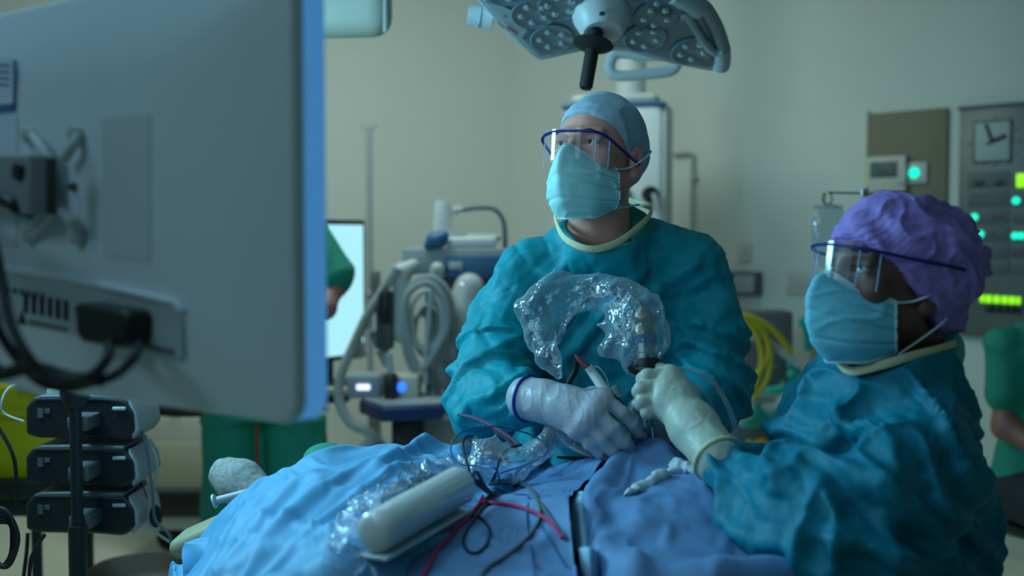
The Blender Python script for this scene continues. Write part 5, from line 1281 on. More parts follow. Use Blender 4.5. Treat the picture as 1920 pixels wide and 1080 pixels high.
big = (R_([(1, 0, 1.0), (0, 1, 0), (-1, 0, 1)], (11, 3, 2.6), 72, 3.5, .6, 4) - .3) * .034 * tr_ + (R_([(1, 0, .5), (0, 1, 0), (-.5, 0, 1)], (20, 6, 4), 74, 4, .6, 6) - .25) * .022 * tr_
big += ((R_([(1, .3, 1.1), (0, 1, 0), (-1.1, 0, 1)], (13, 4, 3), 76, 3.5, .7, 5) - .3) * .040 + (R_([(1, 0, .2), (0, 1, 0), (-.2, 0, 1)], (21, 7, 5), 78, 4, .7, 7) - .25) * .026) * a1
gq = grad(S.ev, V, .006); gq /= np.maximum(np.linalg.norm(gq, axis=1), 1e-6)[:, None]
V = V + gq * (big * (1 - pin))[:, None] + smn(V, tr_, 22)
V = cloth(V, Q, [((1, .2, .5), .18 * tr_), ((.7, 0, .8), .20 * a1), ((-.3, 0, 1), .06 * np.ones(len(V)))], iters=140, seed=9, iso=.03, pin=pin, lim=(-.009, .013), nf=15, bend=.35)
if len(V): V = V + gq * ((CR(V, (1, 0, .5), 16, 501) * -.0045 + CR(V, (.5, 0, 1), 15, 503) * (-.0045 * np.maximum(a1, .3)) + CR(V, (-.6, 0, 1), 17, 505) * -.0035 + CR(V, (1, 0, -.8), 22, 507) * .002) * (1 - pin))[:, None]
V = V + gq * (((facet(V + smn(V, 4 * np.ones(len(V)), 51), 15, 311) - .33) * .011 + (facet(V, 40, 315) - .33) * .006) * (1 - pin))[:, None]
wg = quad_obj('surgical_gown', V, Q, M_gown2, wom, 'teal surgical gown, darkened for shade, with a big loose sleeve')
MB().tube([p + (p - P(1682, 660, 1.60)).normalized() * .007 for p in cw], .0030, 12, 8, closed=True, flat=2.2, up=(0, 0, 1)).build('neck_binding', M_collar, wg, label='cream neck binding')
S = SDF(); S.cap(P(1690, 690, 1.60), P(1735, 665, 1.60), .055, .05); S.cap(P(1735, 665, 1.60), P(1750, 650, 1.60), .045, .036, k=.03); S.cap(P(1680, 560, 1.57), P(1692, 680, 1.59), .055, .058, k=.01, sub=True)
V, Q = S.mesh(.006); quad_obj('scrub_top', V, Q, M_teal, wom, 'green scrub top edge at the nape')
for q in (-1, 1):
    S = SDF(); S.chain(_v((wx, 1.64 + q * .09, .46), (wx, 1.64 + q * .09, .11)), [.08, .065]); V, Q = S.mesh(.012); quad_obj('trouser_leg', V, Q, M_scrub, wom)
    S = SDF(); S.cap((wx + .03, 1.64 + q * .09, .042), (wx - .12, 1.64 + q * .09, .038), .042, .036); V, Q = S.mesh(.008); quad_obj('shoe', V, Q, M_black, wom)
# glove holding the scope
S = SDF(); w3 = P(1266, 752, 1.695)
S.cap(P(1346, 860, 1.585), P(1300, 800, 1.65), .0375, .036, k=.01); S.cap(P(1300, 800, 1.65), w3, .036, .031, k=.02)
mc = _v(P(1256, 708, 1.715), P(1252, 724, 1.700), P(1248, 740, 1.692), P(1246, 756, 1.690))
fg = [(P(1214, 706, 1.712), P(1206, 711, 1.742), P(1226, 714, 1.762)), (P(1204, 729, 1.700), P(1199, 734, 1.735), P(1220, 736, 1.756)),
      (P(1207, 751, 1.694), P(1203, 757, 1.728), P(1222, 757, 1.748)), (P(1217, 769, 1.692), P(1213, 774, 1.722), P(1228, 774, 1.740))]
hand(S, w3, .038, mc, fg, (P(1268, 718, 1.715), P(1256, 702, 1.742), P(1236, 697, 1.762), P(1218, 700, 1.768)), rf=.0125, rp=.0155)
def dgl2(V, g):
    w_ = np.clip((V[:, 0] - P(1255, 0, 1.7).x) / .03, 0, 1)
    h = (ridges(V, [(.8, 0, .6), (.6, 0, -.8), (0, 1, 0)], (20, 60, 20), 18, 2, .5, 14) - .4) * .0014
    return V + g * (h * (.35 + .65 * w_))[:, None]
V, Q = S.mesh(.0021, relax=1, disp=dgl2); gl = quad_obj('glove', V, Q, M_glovey, wom, 'cream latex glove gripping the scope')
ax = P(1300, 800, 1.65) - P(1346, 860, 1.585); fx, fy, fz = frame(ax)
MB().tube([P(1346, 860, 1.585) + (fx * math.cos(a) + fy * math.sin(a)) * .0390 for a in np.linspace(0, 2 * math.pi, 16, endpoint=False)], .0034, 8, 3, closed=True).build('glove_cuff', M_collar, gl, label='yellowish rolled cuff')

# ------------------------------------------------------------------ person in green scrubs behind the monitor
gx = P(478, 600, 4.0).x; gy = 4.05
Sb = SDF()
Sb.rings([(.88, gx, gy, .16, .11, 0), (1.10, gx, gy, .14, .10, 0), (1.38, gx, gy, .17, .11, 0), (1.47, gx, gy, .08, .07, 0)])
gA = _v((gx + .19, gy, 1.42), (P(628, 0, 4.0).x, gy - .05, P(0, 505, 4.0).z), (P(612, 0, 3.9).x, gy - .14, P(0, 570, 3.9).z)); gB = _v((gx - .19, gy, 1.42), (gx - .27, gy, 1.14), (gx - .10, gy - .16, 1.08))
gA = _v((gx + .20, gy, 1.44), (P(622, 0, 4.0).x, gy - .04, 1.26), (P(606, 0, 3.9).x, gy - .16, 1.17), (gx + .12, gy - .22, 1.20))
for A in (gA,): Sb.chain(A, [.052, .046, .036, .030], k=.03)
Sb.chain(gB, [.05, .04, .03], k=.03)
for q in (-1, 1): Sb.chain(_v((gx + q * .09, gy, .88), (gx + q * .10, gy, .48), (gx + q * .11, gy + .02, .09)), [.085, .06, .042], k=.04)
for q, c in ((1, Vector((gx + .06, gy - .23, 1.21))), (-1, Vector((gx - .03, gy - .19, 1.09)))):
    S0 = Sb; mcp = [c + Vector((-q * .02, -.005, dz)) for dz in (.028, .010, -.008, -.026)]
    hand(S0, c + Vector((q * .05, 0, 0)), .03, mcp, [[m + Vector((-q * .035, -.006, 0)), m + Vector((-q * .055, .006, -.004)), m + Vector((-q * .06, .02, -.006))] for m in mcp], [c + Vector((q * .03, 0, .03)), c + Vector((0, -.01, .045)), c + Vector((-q * .02, -.01, .05)), c + Vector((-q * .035, -.01, .05))])
Shh = SDF(); gh = Vector((gx, gy - .01, 1.63)); LG = lambda x, y, z: gh + RZ(20) @ Vector((x, y, z)); add_head(Shh, gh, RZ(20), LG, 1.0); Shh.cap(LG(0, .02, -.07), (gx, gy, 1.45), .055, .06, k=.03)
gp = body_mesh('person', Shh, Sb, M_skin3, .004, .007)
tag(gp, 'person in green scrubs standing in the back, head and chest hidden behind the large monitor', 'person')
S = SDF(); S.rings([(.80, gx, gy, .20, .14, 0), (1.05, gx, gy, .175, .13, 0), (1.36, gx, gy, .19, .13, 0), (1.46, gx, gy, .11, .09, 0)])
S.chain([gA[0], gA[0] * .1 + gA[1] * .9], [.075, .082], k=.04); S.chain([gB[0], gB[0] * .2 + gB[1] * .8], [.07, .075], k=.04)
S.cap((gx, gy - .02, 1.5), (gx, gy - .04, 1.6), .06, .08, k=.01, sub=True)
def dgr(V, g): return V + g * ((ridges(V, [(1, 0, .3), (0, 1, 0), (-.3, 0, 1)], (10, 4, 3), 91, 2.4, .5, 5) - .4) * .022)[:, None]
V, Q = S.mesh(.010, disp=dgr); quad_obj('scrub_top', V, Q, M_scrub, gp)
S = SDF(); tx = [P(415, 0, 4.0).x, P(545, 0, 4.0).x]
S.rings([(.74, gx, gy, .205, .135, 0), (.86, gx, gy, .19, .13, 0), (.98, gx, gy, .175, .12, 0)])
for q in (0, 1): S.rings([(.07, tx[q], gy + .02, .105, .10, 0), (.40, tx[q] + .003, gy, .115, .11, 0), (.74, tx[q] + (.02 if q == 0 else -.02), gy, .115, .12, 0)], k=.03)
V, Q = S.mesh(.010, disp=dgr); quad_obj('scrub_trousers', V, Q, M_scrub, gp)
for q in (0, 1):
    S = SDF(); S.cap((tx[q], gy + .04, .045), (tx[q], gy - .12, .04), .046, .038); V, Q = S.mesh(.009); quad_obj('shoe', V, Q, M_white, gp)
S = SDF(); S.ell(LG(0, .014, .04), (.084, .104, .086), RZ(20)); S.half(LG(0, -.088, .062), RZ(20) @ Vector((0, -.6, -.8))); V, Q = S.mesh(.005); quad_obj('surgical_cap', V, Q, M_cap, gp)
MB().tube([(P(470, 0, 3.88).x, 3.90, P(0, 800, 3.88).z), (P(470, 0, 3.88).x, 3.91, P(0, 870, 3.88).z), (P(466, 0, 3.88).x, 3.92, P(0, 900, 3.88).z)], .006, 8).build('lanyard', mat('red_strap', (.28, .03, .01), .6), gp)

# ------------------------------------------------------------------ seated person at the right edge
qd = 3.55; qx = P(1978, 700, qd).x
Sb = SDF(); Sb.rings([(.55, qx, qd + .02, .16, .12, 0), (.80, qx, qd, .14, .11, 0), (1.02, qx, qd, .165, .11, 0), (1.14, qx, qd, .10, .08, 0)])
qA = _v((qx - .165, qd, 1.06), (qx - .175, qd - .03, .80), (qx - .07, qd - .20, P(0, 868, qd - .2).z)); qB = _v((qx + .165, qd, 1.06), (qx + .18, qd - .03, .80), (qx + .04, qd - .20, P(0, 868, qd - .2).z))
for A in (qA, qB): Sb.chain(A, [.048, .040, .028], k=.03)
for q, A in ((-1, qA), (1, qB)):
    c = A[2]; mcp = [c + Vector((-q * .045, -.03 + .012 * i, .012 - .012 * i)) for i in range(4)]
    hand(Sb, c, .03, mcp, [[m + Vector((-q * .032, -.004, -.004)), m + Vector((-q * .05, -.002, -.014)), m + Vector((-q * .055, .002, -.03))] for m in mcp], [c + Vector((-q * .01, -.03, .01)), c + Vector((-q * .03, -.045, .015)), c + Vector((-q * .05, -.05, .012)), c + Vector((-q * .065, -.05, .008))])
    Sb.chain(_v((qx + q * .09, qd - .02, .58), (qx + q * .12, qd - .42, .55), (qx + q * .12, qd - .44, .10)), [.085, .06, .042], k=.03)
hd_ = Vector((qx, qd - .01, 1.30)); LQ = lambda x, y, z: hd_ + RZ(-25) @ Vector((x, y, z))
Shh = SDF(); add_head(Shh, hd_, RZ(-25), LQ, 1.0); Shh.cap(LQ(0, .02, -.07), (qx, qd, 1.13), .052, .06, k=.03)
sp = body_mesh('person', Shh, Sb, M_skin3, .004, .007)
tag(sp, 'person in green scrubs sitting at the right edge with hands folded in the lap', 'person')
S = SDF(); S.rings([(.56, qx, qd + .02, .19, .15, 0), (.80, qx, qd, .165, .135, 0), (1.04, qx, qd, .18, .13, 0), (1.135, qx, qd, .11, .09, 0)])
for A in (qA, qB): S.chain([A[0], A[0] * .42 + A[1] * .58], [.066, .075], k=.03)
S.cap((qx, qd - .02, 1.16), (qx, qd - .03, 1.3), .06, .08, k=.01, sub=True)
V, Q = S.mesh(.010, disp=dgr); quad_obj('scrub_top', V, Q, M_scrub, sp)
S = SDF(); S.ell((qx, qd + .02, .57), (.19, .15, .10))
for q in (-1, 1): S.chain(_v((qx + q * .09, qd - .02, .58), (qx + q * .12, qd - .42, .56), (qx + q * .12, qd - .44, .10)), [.105, .085, .075], k=.03)
V, Q = S.mesh(.010, disp=dgr); quad_obj('trousers', V, Q, M_trous, sp)
for q in (-1, 1):
    S = SDF(); S.cap((qx + q * .12, qd - .40, .045), (qx + q * .12, qd - .56, .04), .045, .037); V, Q = S.mesh(.009); quad_obj('shoe', V, Q, M_black, sp)
S = SDF(); S.ell(LQ(0, .014, .04), (.088, .108, .09), RZ(-25)); S.half(LQ(0, -.088, .06), RZ(-25) @ Vector((0, -.6, -.8))); V, Q = S.mesh(.005); quad_obj('surgical_cap', V, Q, M_cap, sp)
face_mask(LQ, 1.0, sp, 5, M_mask2)
t = thing('theatre_stool', (qx, qd + .05, 0), 'black stool under the seated person at the right edge', 'stool')
MB().lathe([(0, -.05), (.15, -.05), (.18, -.03), (.18, -.008), (.16, 0), (0, 0)], (qx, qd + .05, .475), n=32).build('seat', M_black, t)
MB().cyl((qx, qd + .05, .08), (qx, qd + .05, .43), .025, n=16).build('column', M_steel, t)
for k in range(5):
    a = math.radians(72 * k + 10); e = Vector((qx + math.cos(a) * .26, qd + .05 + math.sin(a) * .26, .07)); l = MB().tube([(qx, qd + .05, .1), e], [.02, .013], 10).build('leg', M_black, t)
    MB().cyl(e + Vector((0, -.01, -.045)), e + Vector((0, .01, -.045)), .025, n=16).build('castor', M_rubber, l)
# ================================================================== operating table, drapes and instruments
t = thing('operating_table', (-.05, 1.66, 0), 'operating table with beige padded end under the blue drapes', 'operating table')
box('table_top', M_steel, (0, 1.66, .80), (.80, .46, .05), t, bev=.01)
box('mattress', M_cream, (0, 1.66, .845), (.78, .45, .06), t, bev=.02)
box('column', M_lgrey, (0, 1.66, .44), (.26, .28, .68), t, bev=.03)
box('base', M_lgrey, (0, 1.66, .06), (.75, .40, .10), t, bev=.03)
MB().box(P(396, 996, 2.1), (.15, .11, .040), RY(-24), .018, 4).build('arm_board', mat('khaki_pad', (.36, .33, .20), .6), t)
MB().tube([P(400, 1010, 2.1), Vector((-.5, 1.8, .80))], .016, 8).build('arm_board_rail', M_steel, t)

def fold_sheet(name, rows, nu, nv, m, disp, label, cat, group=None, parent=None, thick=.0015, sim=None):
    G = surf(rows, nu, nv); N = surf_normals(G); N[N[:, :, 2] < 0] *= -1
    h = disp(G.reshape(-1, 3)).reshape(nu, nv)
    G = G + N * h[:, :, None]
    if sim:
        I = np.arange(nu * nv).reshape(nu, nv); Q = np.stack([I[:-1, :-1].ravel(), I[1:, :-1].ravel(), I[1:, 1:].ravel(), I[:-1, 1:].ravel()], 1)
        V = G.reshape(-1, 3); pin = np.zeros((nu, nv)); pin[0] = pin[-1] = 1; pin[:, 0] = pin[:, -1] = 1
        if (np.cross(V[Q[:, 2]] - V[Q[:, 0]], V[Q[:, 3]] - V[Q[:, 1]])[:, 2].sum()) < 0: Q = Q[:, ::-1]
        V = cloth(V, Q, [(d, a * np.ones(len(V))) for d, a in sim['dirs']], iters=sim.get('it', 140), seed=sim.get('seed', 3), iso=sim.get('iso', .01), pin=pin.ravel() * .5, lim=sim.get('lim', (-.006, .014)), nf=sim.get('nf', 14), grav=0, noise=.003)
        G = V.reshape(nu, nv, 3)
    N = surf_normals(G); N[N[:, :, 2] < 0] *= -1; Vf = G.reshape(-1, 3); fz = ((facet(Vf + np.stack([vn(Vf * 5, 7), vn(Vf * 5, 8), vn(Vf * 5, 9)], 1) * .03, 10, 401) - .33) * .010).reshape(nu, nv)
    G = G + N * fz[:, :, None]
    o = MB().sheet(G).build(name, m, parent, hard=80, thick=thick)
    if parent is None: tag(o, label, cat, group)
    return o, G
def down(p, z, dy=0, dx=0): return Vector((p[0] + dx, p[1] + dy, z))
pxs = [345, 400, 470, 560, 640, 760, 900, 1050, 1180, 1260]
def row(d, ys, sh=0): return [P(x + sh, y, d) for x, y in zip(pxs, ys)]
r1 = row(1.97, [1050, 965, 905, 864, 849, 847, 860, 872, 872, 880])
r2 = row(1.86, [1070, 990, 925, 877, 860, 858, 874, 890, 890, 900])
r3 = row(1.70, [1110, 1035, 972, 920, 897, 895, 920, 955, 975, 990])
r4 = row(1.52, [1160, 1090, 1035, 985, 960, 965, 1000, 1040, 1055, 1065])
r5 = row(1.36, [1210, 1150, 1100, 1050, 1032, 1045, 1085, 1120, 1130, 1140], 5)
r6 = row(1.25, [1290, 1230, 1190, 1150, 1135, 1170, 1230, 1250, 1250, 1260], 10)
r0 = [down(p, .93 if i > 2 else p.z - .06, .030) for i, p in enumerate(r1)]; r00 = [down(p, .55, .035) for p in r1]
r7 = [down(p, .55, -.03) for p in r6]
rows = [r00, r0, r1, r2, r3, r4, r5, r6, r7]
rows = [[Vector((r[0].x - .045, r[0].y, .55)), Vector((r[0].x - .03, r[0].y, min(r[0].z, .80)))] + r for r in rows]
def dA(V):
    f = np.clip((2.0 - V[:, 1]) / .08, 0, 1)
    a = ridges(V, [(.95, -.30, 0), (.30, .95, 0), (0, 0, 1)], (8.5, 1.5, 2.0), 101, 3.2, .45, 3)
    b = ridges(V, [(.90, -.45, .3), (.30, .95, 0), (0, 0, 1)], (20, 3.5, 6), 103, 4, .5, 5)
    c = ridges(V, [(.8, .6, .1), (-.6, .8, 0), (0, 0, 1)], (19, 6, 5), 105, 5, .5, 5)
    return ((a - .30) * .036 + (b - .25) * .012 + (c - .2) * .006) * (.15 + .85 * f)
drA, GA = fold_sheet('surgical_drape', rows, 200, 330, M_drape, dA, 'large light blue surgical drape covering the table, left side, soft long folds', 'drape', sim=dict(dirs=[((.95, -.3, 0), .05), ((0, 0, 1), .03)], seed=4, lim=(-.004, .008)))
rowsB = [[P(985, 905, 1.91), P(1045, 893, 1.92), P(1100, 885, 1.93), P(1175, 880, 1.94)],
    [P(965, 893, 1.88), P(1040, 878, 1.89), P(1100, 866, 1.90), P(1170, 856, 1.91)], [P(900, 930, 1.72), P(980, 908, 1.72), P(1055, 890, 1.73), P(1130, 880, 1.75)],
    [P(840, 968, 1.58), P(925, 955, 1.56), P(1000, 935, 1.56), P(1078, 915, 1.60)], [P(752, 1012, 1.45), P(860, 1005, 1.43), P(965, 990, 1.43), P(1068, 965, 1.46)],
    [P(690, 1068, 1.34), P(820, 1062, 1.32), P(950, 1055, 1.32), P(1075, 1040, 1.34)], [P(660, 1140, 1.24), P(800, 1135, 1.22), P(950, 1130, 1.22), P(1085, 1120, 1.24)],
    [down(P(660, 1180, 1.2), .82, -.02), down(P(800, 1180, 1.2), .82, -.03), down(P(950, 1180, 1.2), .82, -.03), down(P(1085, 1180, 1.2), .82, -.02)],
    [down(P(660, 1180, 1.2), .55, -.03), down(P(800, 1180, 1.2), .55, -.04), down(P(950, 1180, 1.2), .55, -.04), down(P(1085, 1180, 1.2), .55, -.03)]]
def dB(V):
    return (ridges(V, [(.8, .55, 0), (-.55, .8, 0), (0, 0, 1)], (9, 3, 3), 111, 3, .5, 5) - .3) * .020 + (ridges(V, [(.4, .9, 0), (-.9, .4, 0), (0, 0, 1)], (24, 9, 4), 113, 4, .5, 7) - .25) * .005
drB, GB = fold_sheet('surgical_drape', rowsB, 170, 130, M_drape2, dB, 'periwinkle blue cover sheet lying under the cables in the centre foreground', 'drape', sim=dict(dirs=[((.8, .5, 0), .015)], seed=6, iso=.003, lim=(-.003, .005)))
rowsC = [[P(1160, 905, 1.85), P(1200, 900, 1.88), P(1250, 902, 1.88), P(1300, 920, 1.85), P(1325, 935, 1.82)],
    [P(1160, 870, 1.82), P(1195, 858, 1.84), P(1230, 850, 1.84), P(1275, 862, 1.82), P(1322, 892, 1.78)],
    [P(1160, 860, 1.78), P(1195, 845, 1.80), P(1228, 838, 1.80), P(1275, 850, 1.78), P(1322, 882, 1.74)],
    [P(1138, 888, 1.70), P(1185, 882, 1.70), P(1240, 876, 1.70), P(1292, 884, 1.68), P(1332, 905, 1.66)],
    [P(1120, 908, 1.63), P(1175, 928, 1.60), P(1235, 915, 1.60), P(1300, 905, 1.60), P(1345, 935, 1.59)],
    [P(1100, 925, 1.57), P(1150, 952, 1.53), P(1230, 945, 1.53), P(1305, 940, 1.54), P(1358, 965, 1.53)],
    [P(1100, 965, 1.48), P(1165, 990, 1.45), P(1240, 985, 1.45), P(1325, 985, 1.46), P(1385, 1005, 1.46)],
    [P(1122, 1030, 1.39), P(1190, 1042, 1.36), P(1265, 1040, 1.35), P(1355, 1040, 1.36), P(1425, 1048, 1.38)],
    [P(1150, 1085, 1.32), P(1230, 1090, 1.29), P(1315, 1090, 1.28), P(1405, 1078, 1.30), P(1500, 1085, 1.33)],
    [down(P(1150, 1180, 1.25), .85), down(P(1230, 1180, 1.22), .85), down(P(1315, 1180, 1.22), .85), down(P(1405, 1180, 1.24), .85), down(P(1500, 1180, 1.28), .85)],
    [down(P(1150, 1180, 1.23), .55), down(P(1230, 1180, 1.2), .55), down(P(1315, 1180, 1.2), .55), down(P(1405, 1180, 1.22), .55), down(P(1500, 1180, 1.26), .55)]]
rowsC = [[down(r[0], max(r[0].z - .16, .5), .01, -.004), down(r[0], r[0].z - .07, .006, -.008)] + r + [down(r[-1], r[-1].z - .07, 0, .018), down(r[-1], max(r[-1].z - .2, .5), 0, .02)] for r in rowsC]
def dC(V):
    return (ridges(V, [(.9, .3, 0), (-.3, .9, 0), (0, 0, 1)], (9, 2.5, 3), 121, 3, .6, 5) - .3) * .020 + (ridges(V, [(.9, -.2, 0), (.2, .9, 0), (0, 0, 1)], (24, 7, 6), 123, 4, .5, 7) - .25) * .005
drC, GC = fold_sheet('surgical_drape', rowsC, 190, 170, M_drape2, dC, 'periwinkle drape mound rising under the cream glove on the right', 'drape', sim=dict(dirs=[((.9, .2, 0), .02)], seed=8, iso=.004, lim=(-.004, .007)))
rowsL = [[P(1078, 930, 1.62), P(1092, 924, 1.60), P(1104, 935, 1.60)], [P(1072, 975, 1.50), P(1090, 970, 1.48), P(1106, 980, 1.50)], [P(1080, 1030, 1.42), P(1098, 1028, 1.40), P(1116, 1035, 1.42)], [P(1088, 1090, 1.36), P(1108, 1088, 1.34), P(1128, 1095, 1.36)], [down(P(1088, 1090, 1.34), .6), down(P(1108, 1090, 1.32), .6), down(P(1128, 1095, 1.34), .6)]]
fold_sheet('drape_flap', rowsL, 60, 24, M_drape3, lambda V: (ridges(V, [(1, 0, 0), (0, 1, 0), (0, 0, 1)], (30, 6, 6), 131, 3, .5, 6) - .3) * .004, 'pale folded drape flap hanging in the dark gap between the two periwinkle drapes', 'drape')
# folded corner at the left end
rowsF = [[P(343, 1028, 1.93), P(372, 1008, 1.93), P(440, 1000, 1.90)], [P(340, 1042, 1.90), P(380, 1030, 1.88), P(436, 1040, 1.84)], [P(342, 1070, 1.88), P(385, 1060, 1.86), P(430, 1075, 1.80)], [P(344, 1110, 1.88), P(385, 1105, 1.86), P(425, 1120, 1.80)]]
fold_sheet('drape_corner', rowsF, 40, 50, M_drape, lambda V: (ridges(V, [(1, .3, 0), (0, 1, 0), (0, 0, 1)], (14, 6, 10), 133, 3, .5, 6) - .3) * .008, 'turned up light blue drape corner at the far left end of the table', 'drape')

# ------------------------------------------------------------------ laying things on the drapes
from mathutils.bvhtree import BVHTree
def bvh(G):
    nu, nv = G.shape[:2]; v = [Vector(p) for p in G.reshape(-1, 3).tolist()]
    return BVHTree.FromPolygons(v, [(i * nv + j, (i + 1) * nv + j, (i + 1) * nv + j + 1, i * nv + j + 1) for i in range(nu - 1) for j in range(nv - 1)])
TR = [bvh(G) for G in (GA, GB, GC)]
def lay(px, py, lift=0.0):
    r = ray(px, py).normalized(); best = None
    for T in TR:
        h = T.ray_cast(EYE, r)
        if h[0] is not None and (best is None or h[3] < best[3]): best = h
    if best is None: return P(px, py, 1.6)
    n = best[1] if best[1].z > 0 else -best[1]
    return best[0] + n * lift
def lcable(pts, r, m, label, name='cable', lift=None, sub=4, group=None):
    p2 = cr([(x, y, 0) for x, y in pts], 5); q = [lay(a[0], a[1], (lift if lift is not None else r * 1.3)) for a in p2]
    q = [np.array(p) for p in q]
    for _ in range(2): q = [q[0]] + [(q[i - 1] + 2 * q[i] + q[i + 1]) / 4 for i in range(1, len(q) - 1)] + [q[-1]]
    return tag(MB().tube(q, r, 8, 3).build(name, m), label, 'cable', group)
lcable([(790, 1095), (815, 1045), (838, 1010), (870, 978), (895, 955), (908, 935)], .0030, M_pink, 'magenta cable running down to the bottom edge')
lcable([(905, 946), (940, 949), (985, 957), (1020, 973), (1042, 992), (1056, 1012)], .0030, M_pink, 'magenta cable curving right over the periwinkle sheet')
lcable([(918, 912), (950, 906), (985, 915), (1008, 940), (1014, 975), (990, 1012), (950, 1045), (912, 1070), (900, 1090)], .0026, M_gcable, 'grey green cable making a wide bow down to the bottom edge')
lcable([(930, 905), (965, 902), (1000, 925), (1030, 970), (1060, 1010), (1084, 1050), (1092, 1090)], .0026, M_gcable, 'grey cable running right down to the pale flap')
lcable([(932, 922), (905, 955), (880, 990), (869, 1015), (876, 1036), (895, 1040), (913, 1025), (918, 1000), (908, 980), (890, 970), (866, 972)], .0022, M_kcable, 'dark blue cable making a small loop in the foreground')
lcable([(925, 915), (960, 928), (992, 932), (988, 965), (992, 1010), (1004, 1085)], .0014, M_bcable, 'thin blue lead running straight down over the sheet')
lcable([(1014, 985), (1040, 1030), (1065, 1068), (1100, 1080)], .0014, M_bcable, 'thin blue lead lying right of the grey bow')
lcable([(925, 925), (900, 950), (862, 985), (812, 1002)], .0022, M_kcable, 'dark cable running left below the white holster')
# raised loops
def air(pts, r, m, label, name='cable'): return tag(MB().tube([P(*p) if len(p) == 3 else lay(p[0], p[1], r) for p in pts], r, 8, 8).build(name, m), label, 'cable')
air([(925, 905), (938, 888, 1.70), (985, 872, 1.72), (1018, 855, 1.74), (1024, 838, 1.76), (995, 815, 1.76), (930, 800, 1.74), (870, 808, 1.72), (845, 838, 1.70), (860, 868, 1.68), (900, 874, 1.66), (930, 880, 1.64), (936, 910)], .0014, M_bcable, 'thin blue wire forming the big loose loop above the drape')
air([(886, 918), (882, 890, 1.66), (872, 855, 1.68), (868, 830, 1.70), (878, 818, 1.72), (894, 822, 1.74)], .0022, M_kcable, 'black wire bent like a hook left of the crumpled film')
air([(922, 908), (930, 885, 1.66), (938, 860, 1.70), (952, 842, 1.72), (976, 834, 1.74)], .0022, M_kcable, 'black wire curving up in front of the crumpled film')
air([(890, 900), (850, 893), (810, 896), (775, 908), (757, 925), (765, 938), (790, 935), (815, 925)], .0030, M_kcable, 'thick black cable looping left above the white holster')
air([(977, 834, 1.74), (1010, 860), (1030, 872), (1020, 880)], .0014, M_bcable, 'short blue lead behind the crumpled film')
t = thing('diathermy_pencil', P(910, 800, 1.80), 'long slim maroon and lilac probe sticking out left below the sleeve', 'probe')
MB().tube([P(858, 777, 1.80), P(885, 783, 1.79), P(925, 800, 1.77), P(975, 834, 1.74)], [.0025, .0042, .0048, .0035], 10, 6, flat=.8).build('probe_body', mat('lilac_rubber', (.16, .10, .22), .4), t)
MB().tube([P(925, 806, 1.77), P(955, 828, 1.75), P(972, 850, 1.73)], .0028, 8).build('probe_tip', M_darkred, t)
# holster
ha = lay(682, 1040, .032); hb = lay(872, 968, .046); ax = (hb - ha)
t = thing('instrument_holster', (ha + hb) / 2, 'white translucent plastic tube holster lying on the drape, cables in its open end', 'holster')
n = 40; L = ax.length; x_, y_, z_ = frame(ax)
m = MB(); pr = [(.0, 0.0), (.012, .0005), (.020, .003), (.0245, .008), (.0262, .016), (.0268, L * .5), (.0285, L), (.0270, L), (.0252, L * .5), (.0240, .016), (0, .012)]
m.lathe(pr, ha, ax, 44).build('tube_body', M_holster, t)
dn = (Vector((0, 0, -1)) - z_ * Vector((0, 0, -1)).dot(z_)).normalized(); sd = z_.cross(dn)
MB().prism([ha + dn * .026 + sd * .022, ha + dn * .026 - sd * .022, hb + dn * .030 - sd * .024, hb + dn * .030 + sd * .024], dn * .006).build('base_strip', M_holster, t, bevel=.002)
for k, (ang, r, m_, ln) in enumerate(((.6, .0085, M_grey, .075), (2.2, .0070, M_blue, .085), (4.2, .0060, M_black, .09), (5.2, .0050, M_darkred, .08))):
    off = x_ * math.cos(ang) * .013 + y_ * math.sin(ang) * .013
    a = hb - z_ * .05 + off; b = hb + z_ * (ln - .04) + off * .6
    o = thing('plugged_lead', b, ['grey ribbed plug sticking out of the white holster', 'blue plug sticking out of the white holster', 'black plug sticking out of the white holster', 'maroon plug sticking out of the white holster'][k], 'plug', 'plugs in the holster mouth')
    MB().cyl(a, b, r, r * .8, 16).build('plug_body', m_, o)
    MB().tube([b, b + z_ * .02, lay(912 + k * 4, 925 + k * 3, .005)], r * .38, 8, 5).build('lead', M_kcable, o)
    if k == 0:
        for j in range(7): MB().cyl(b - z_ * (.006 + .006 * j), b - z_ * (.009 + .006 * j), r * 1.12, n=14).build('rib', M_dgrey, o)
# plastic film under the holster
def crumple(name, pts, nu, nv, seed, amp, label, fr=22, lift=.004, m=None):
    rows = [[lay(x, y, lift) for x, y in r] for r in pts]
    G = surf(rows, nu, nv); V = G.reshape(-1, 3)
    h = (ridges(V, [(1, .3, 0), (-.3, 1, 0), (0, 0, 1)], (fr, fr, 6), seed, 3, .8, 14) - .1) * amp + (ridges(V, [(.5, 1, 0), (-1, .5, 0), (0, 0, 1)], (fr * 2.4, fr * 1.4, 6), seed + 3, 4, .8, 20)) * amp * .45
    G[:, :, 2] += np.maximum(h.reshape(nu, nv), 0)
    return tag(MB().sheet(G).build(name, m or M_bag2, hard=80), label, 'plastic film')
crumple('plastic_film', [[(720, 915), (780, 890), (840, 872), (890, 870)], [(660, 960), (740, 935), (820, 905), (890, 890)], [(630, 1010), (700, 985), (790, 945), (880, 915)], [(610, 1060), (660, 1045), (760, 1000), (860, 960)], [(606, 1095), (650, 1092), (700, 1080), (760, 1040)]], 110, 110, 141, .020, 'shiny crinkled clear film lying under and left of the white holster')
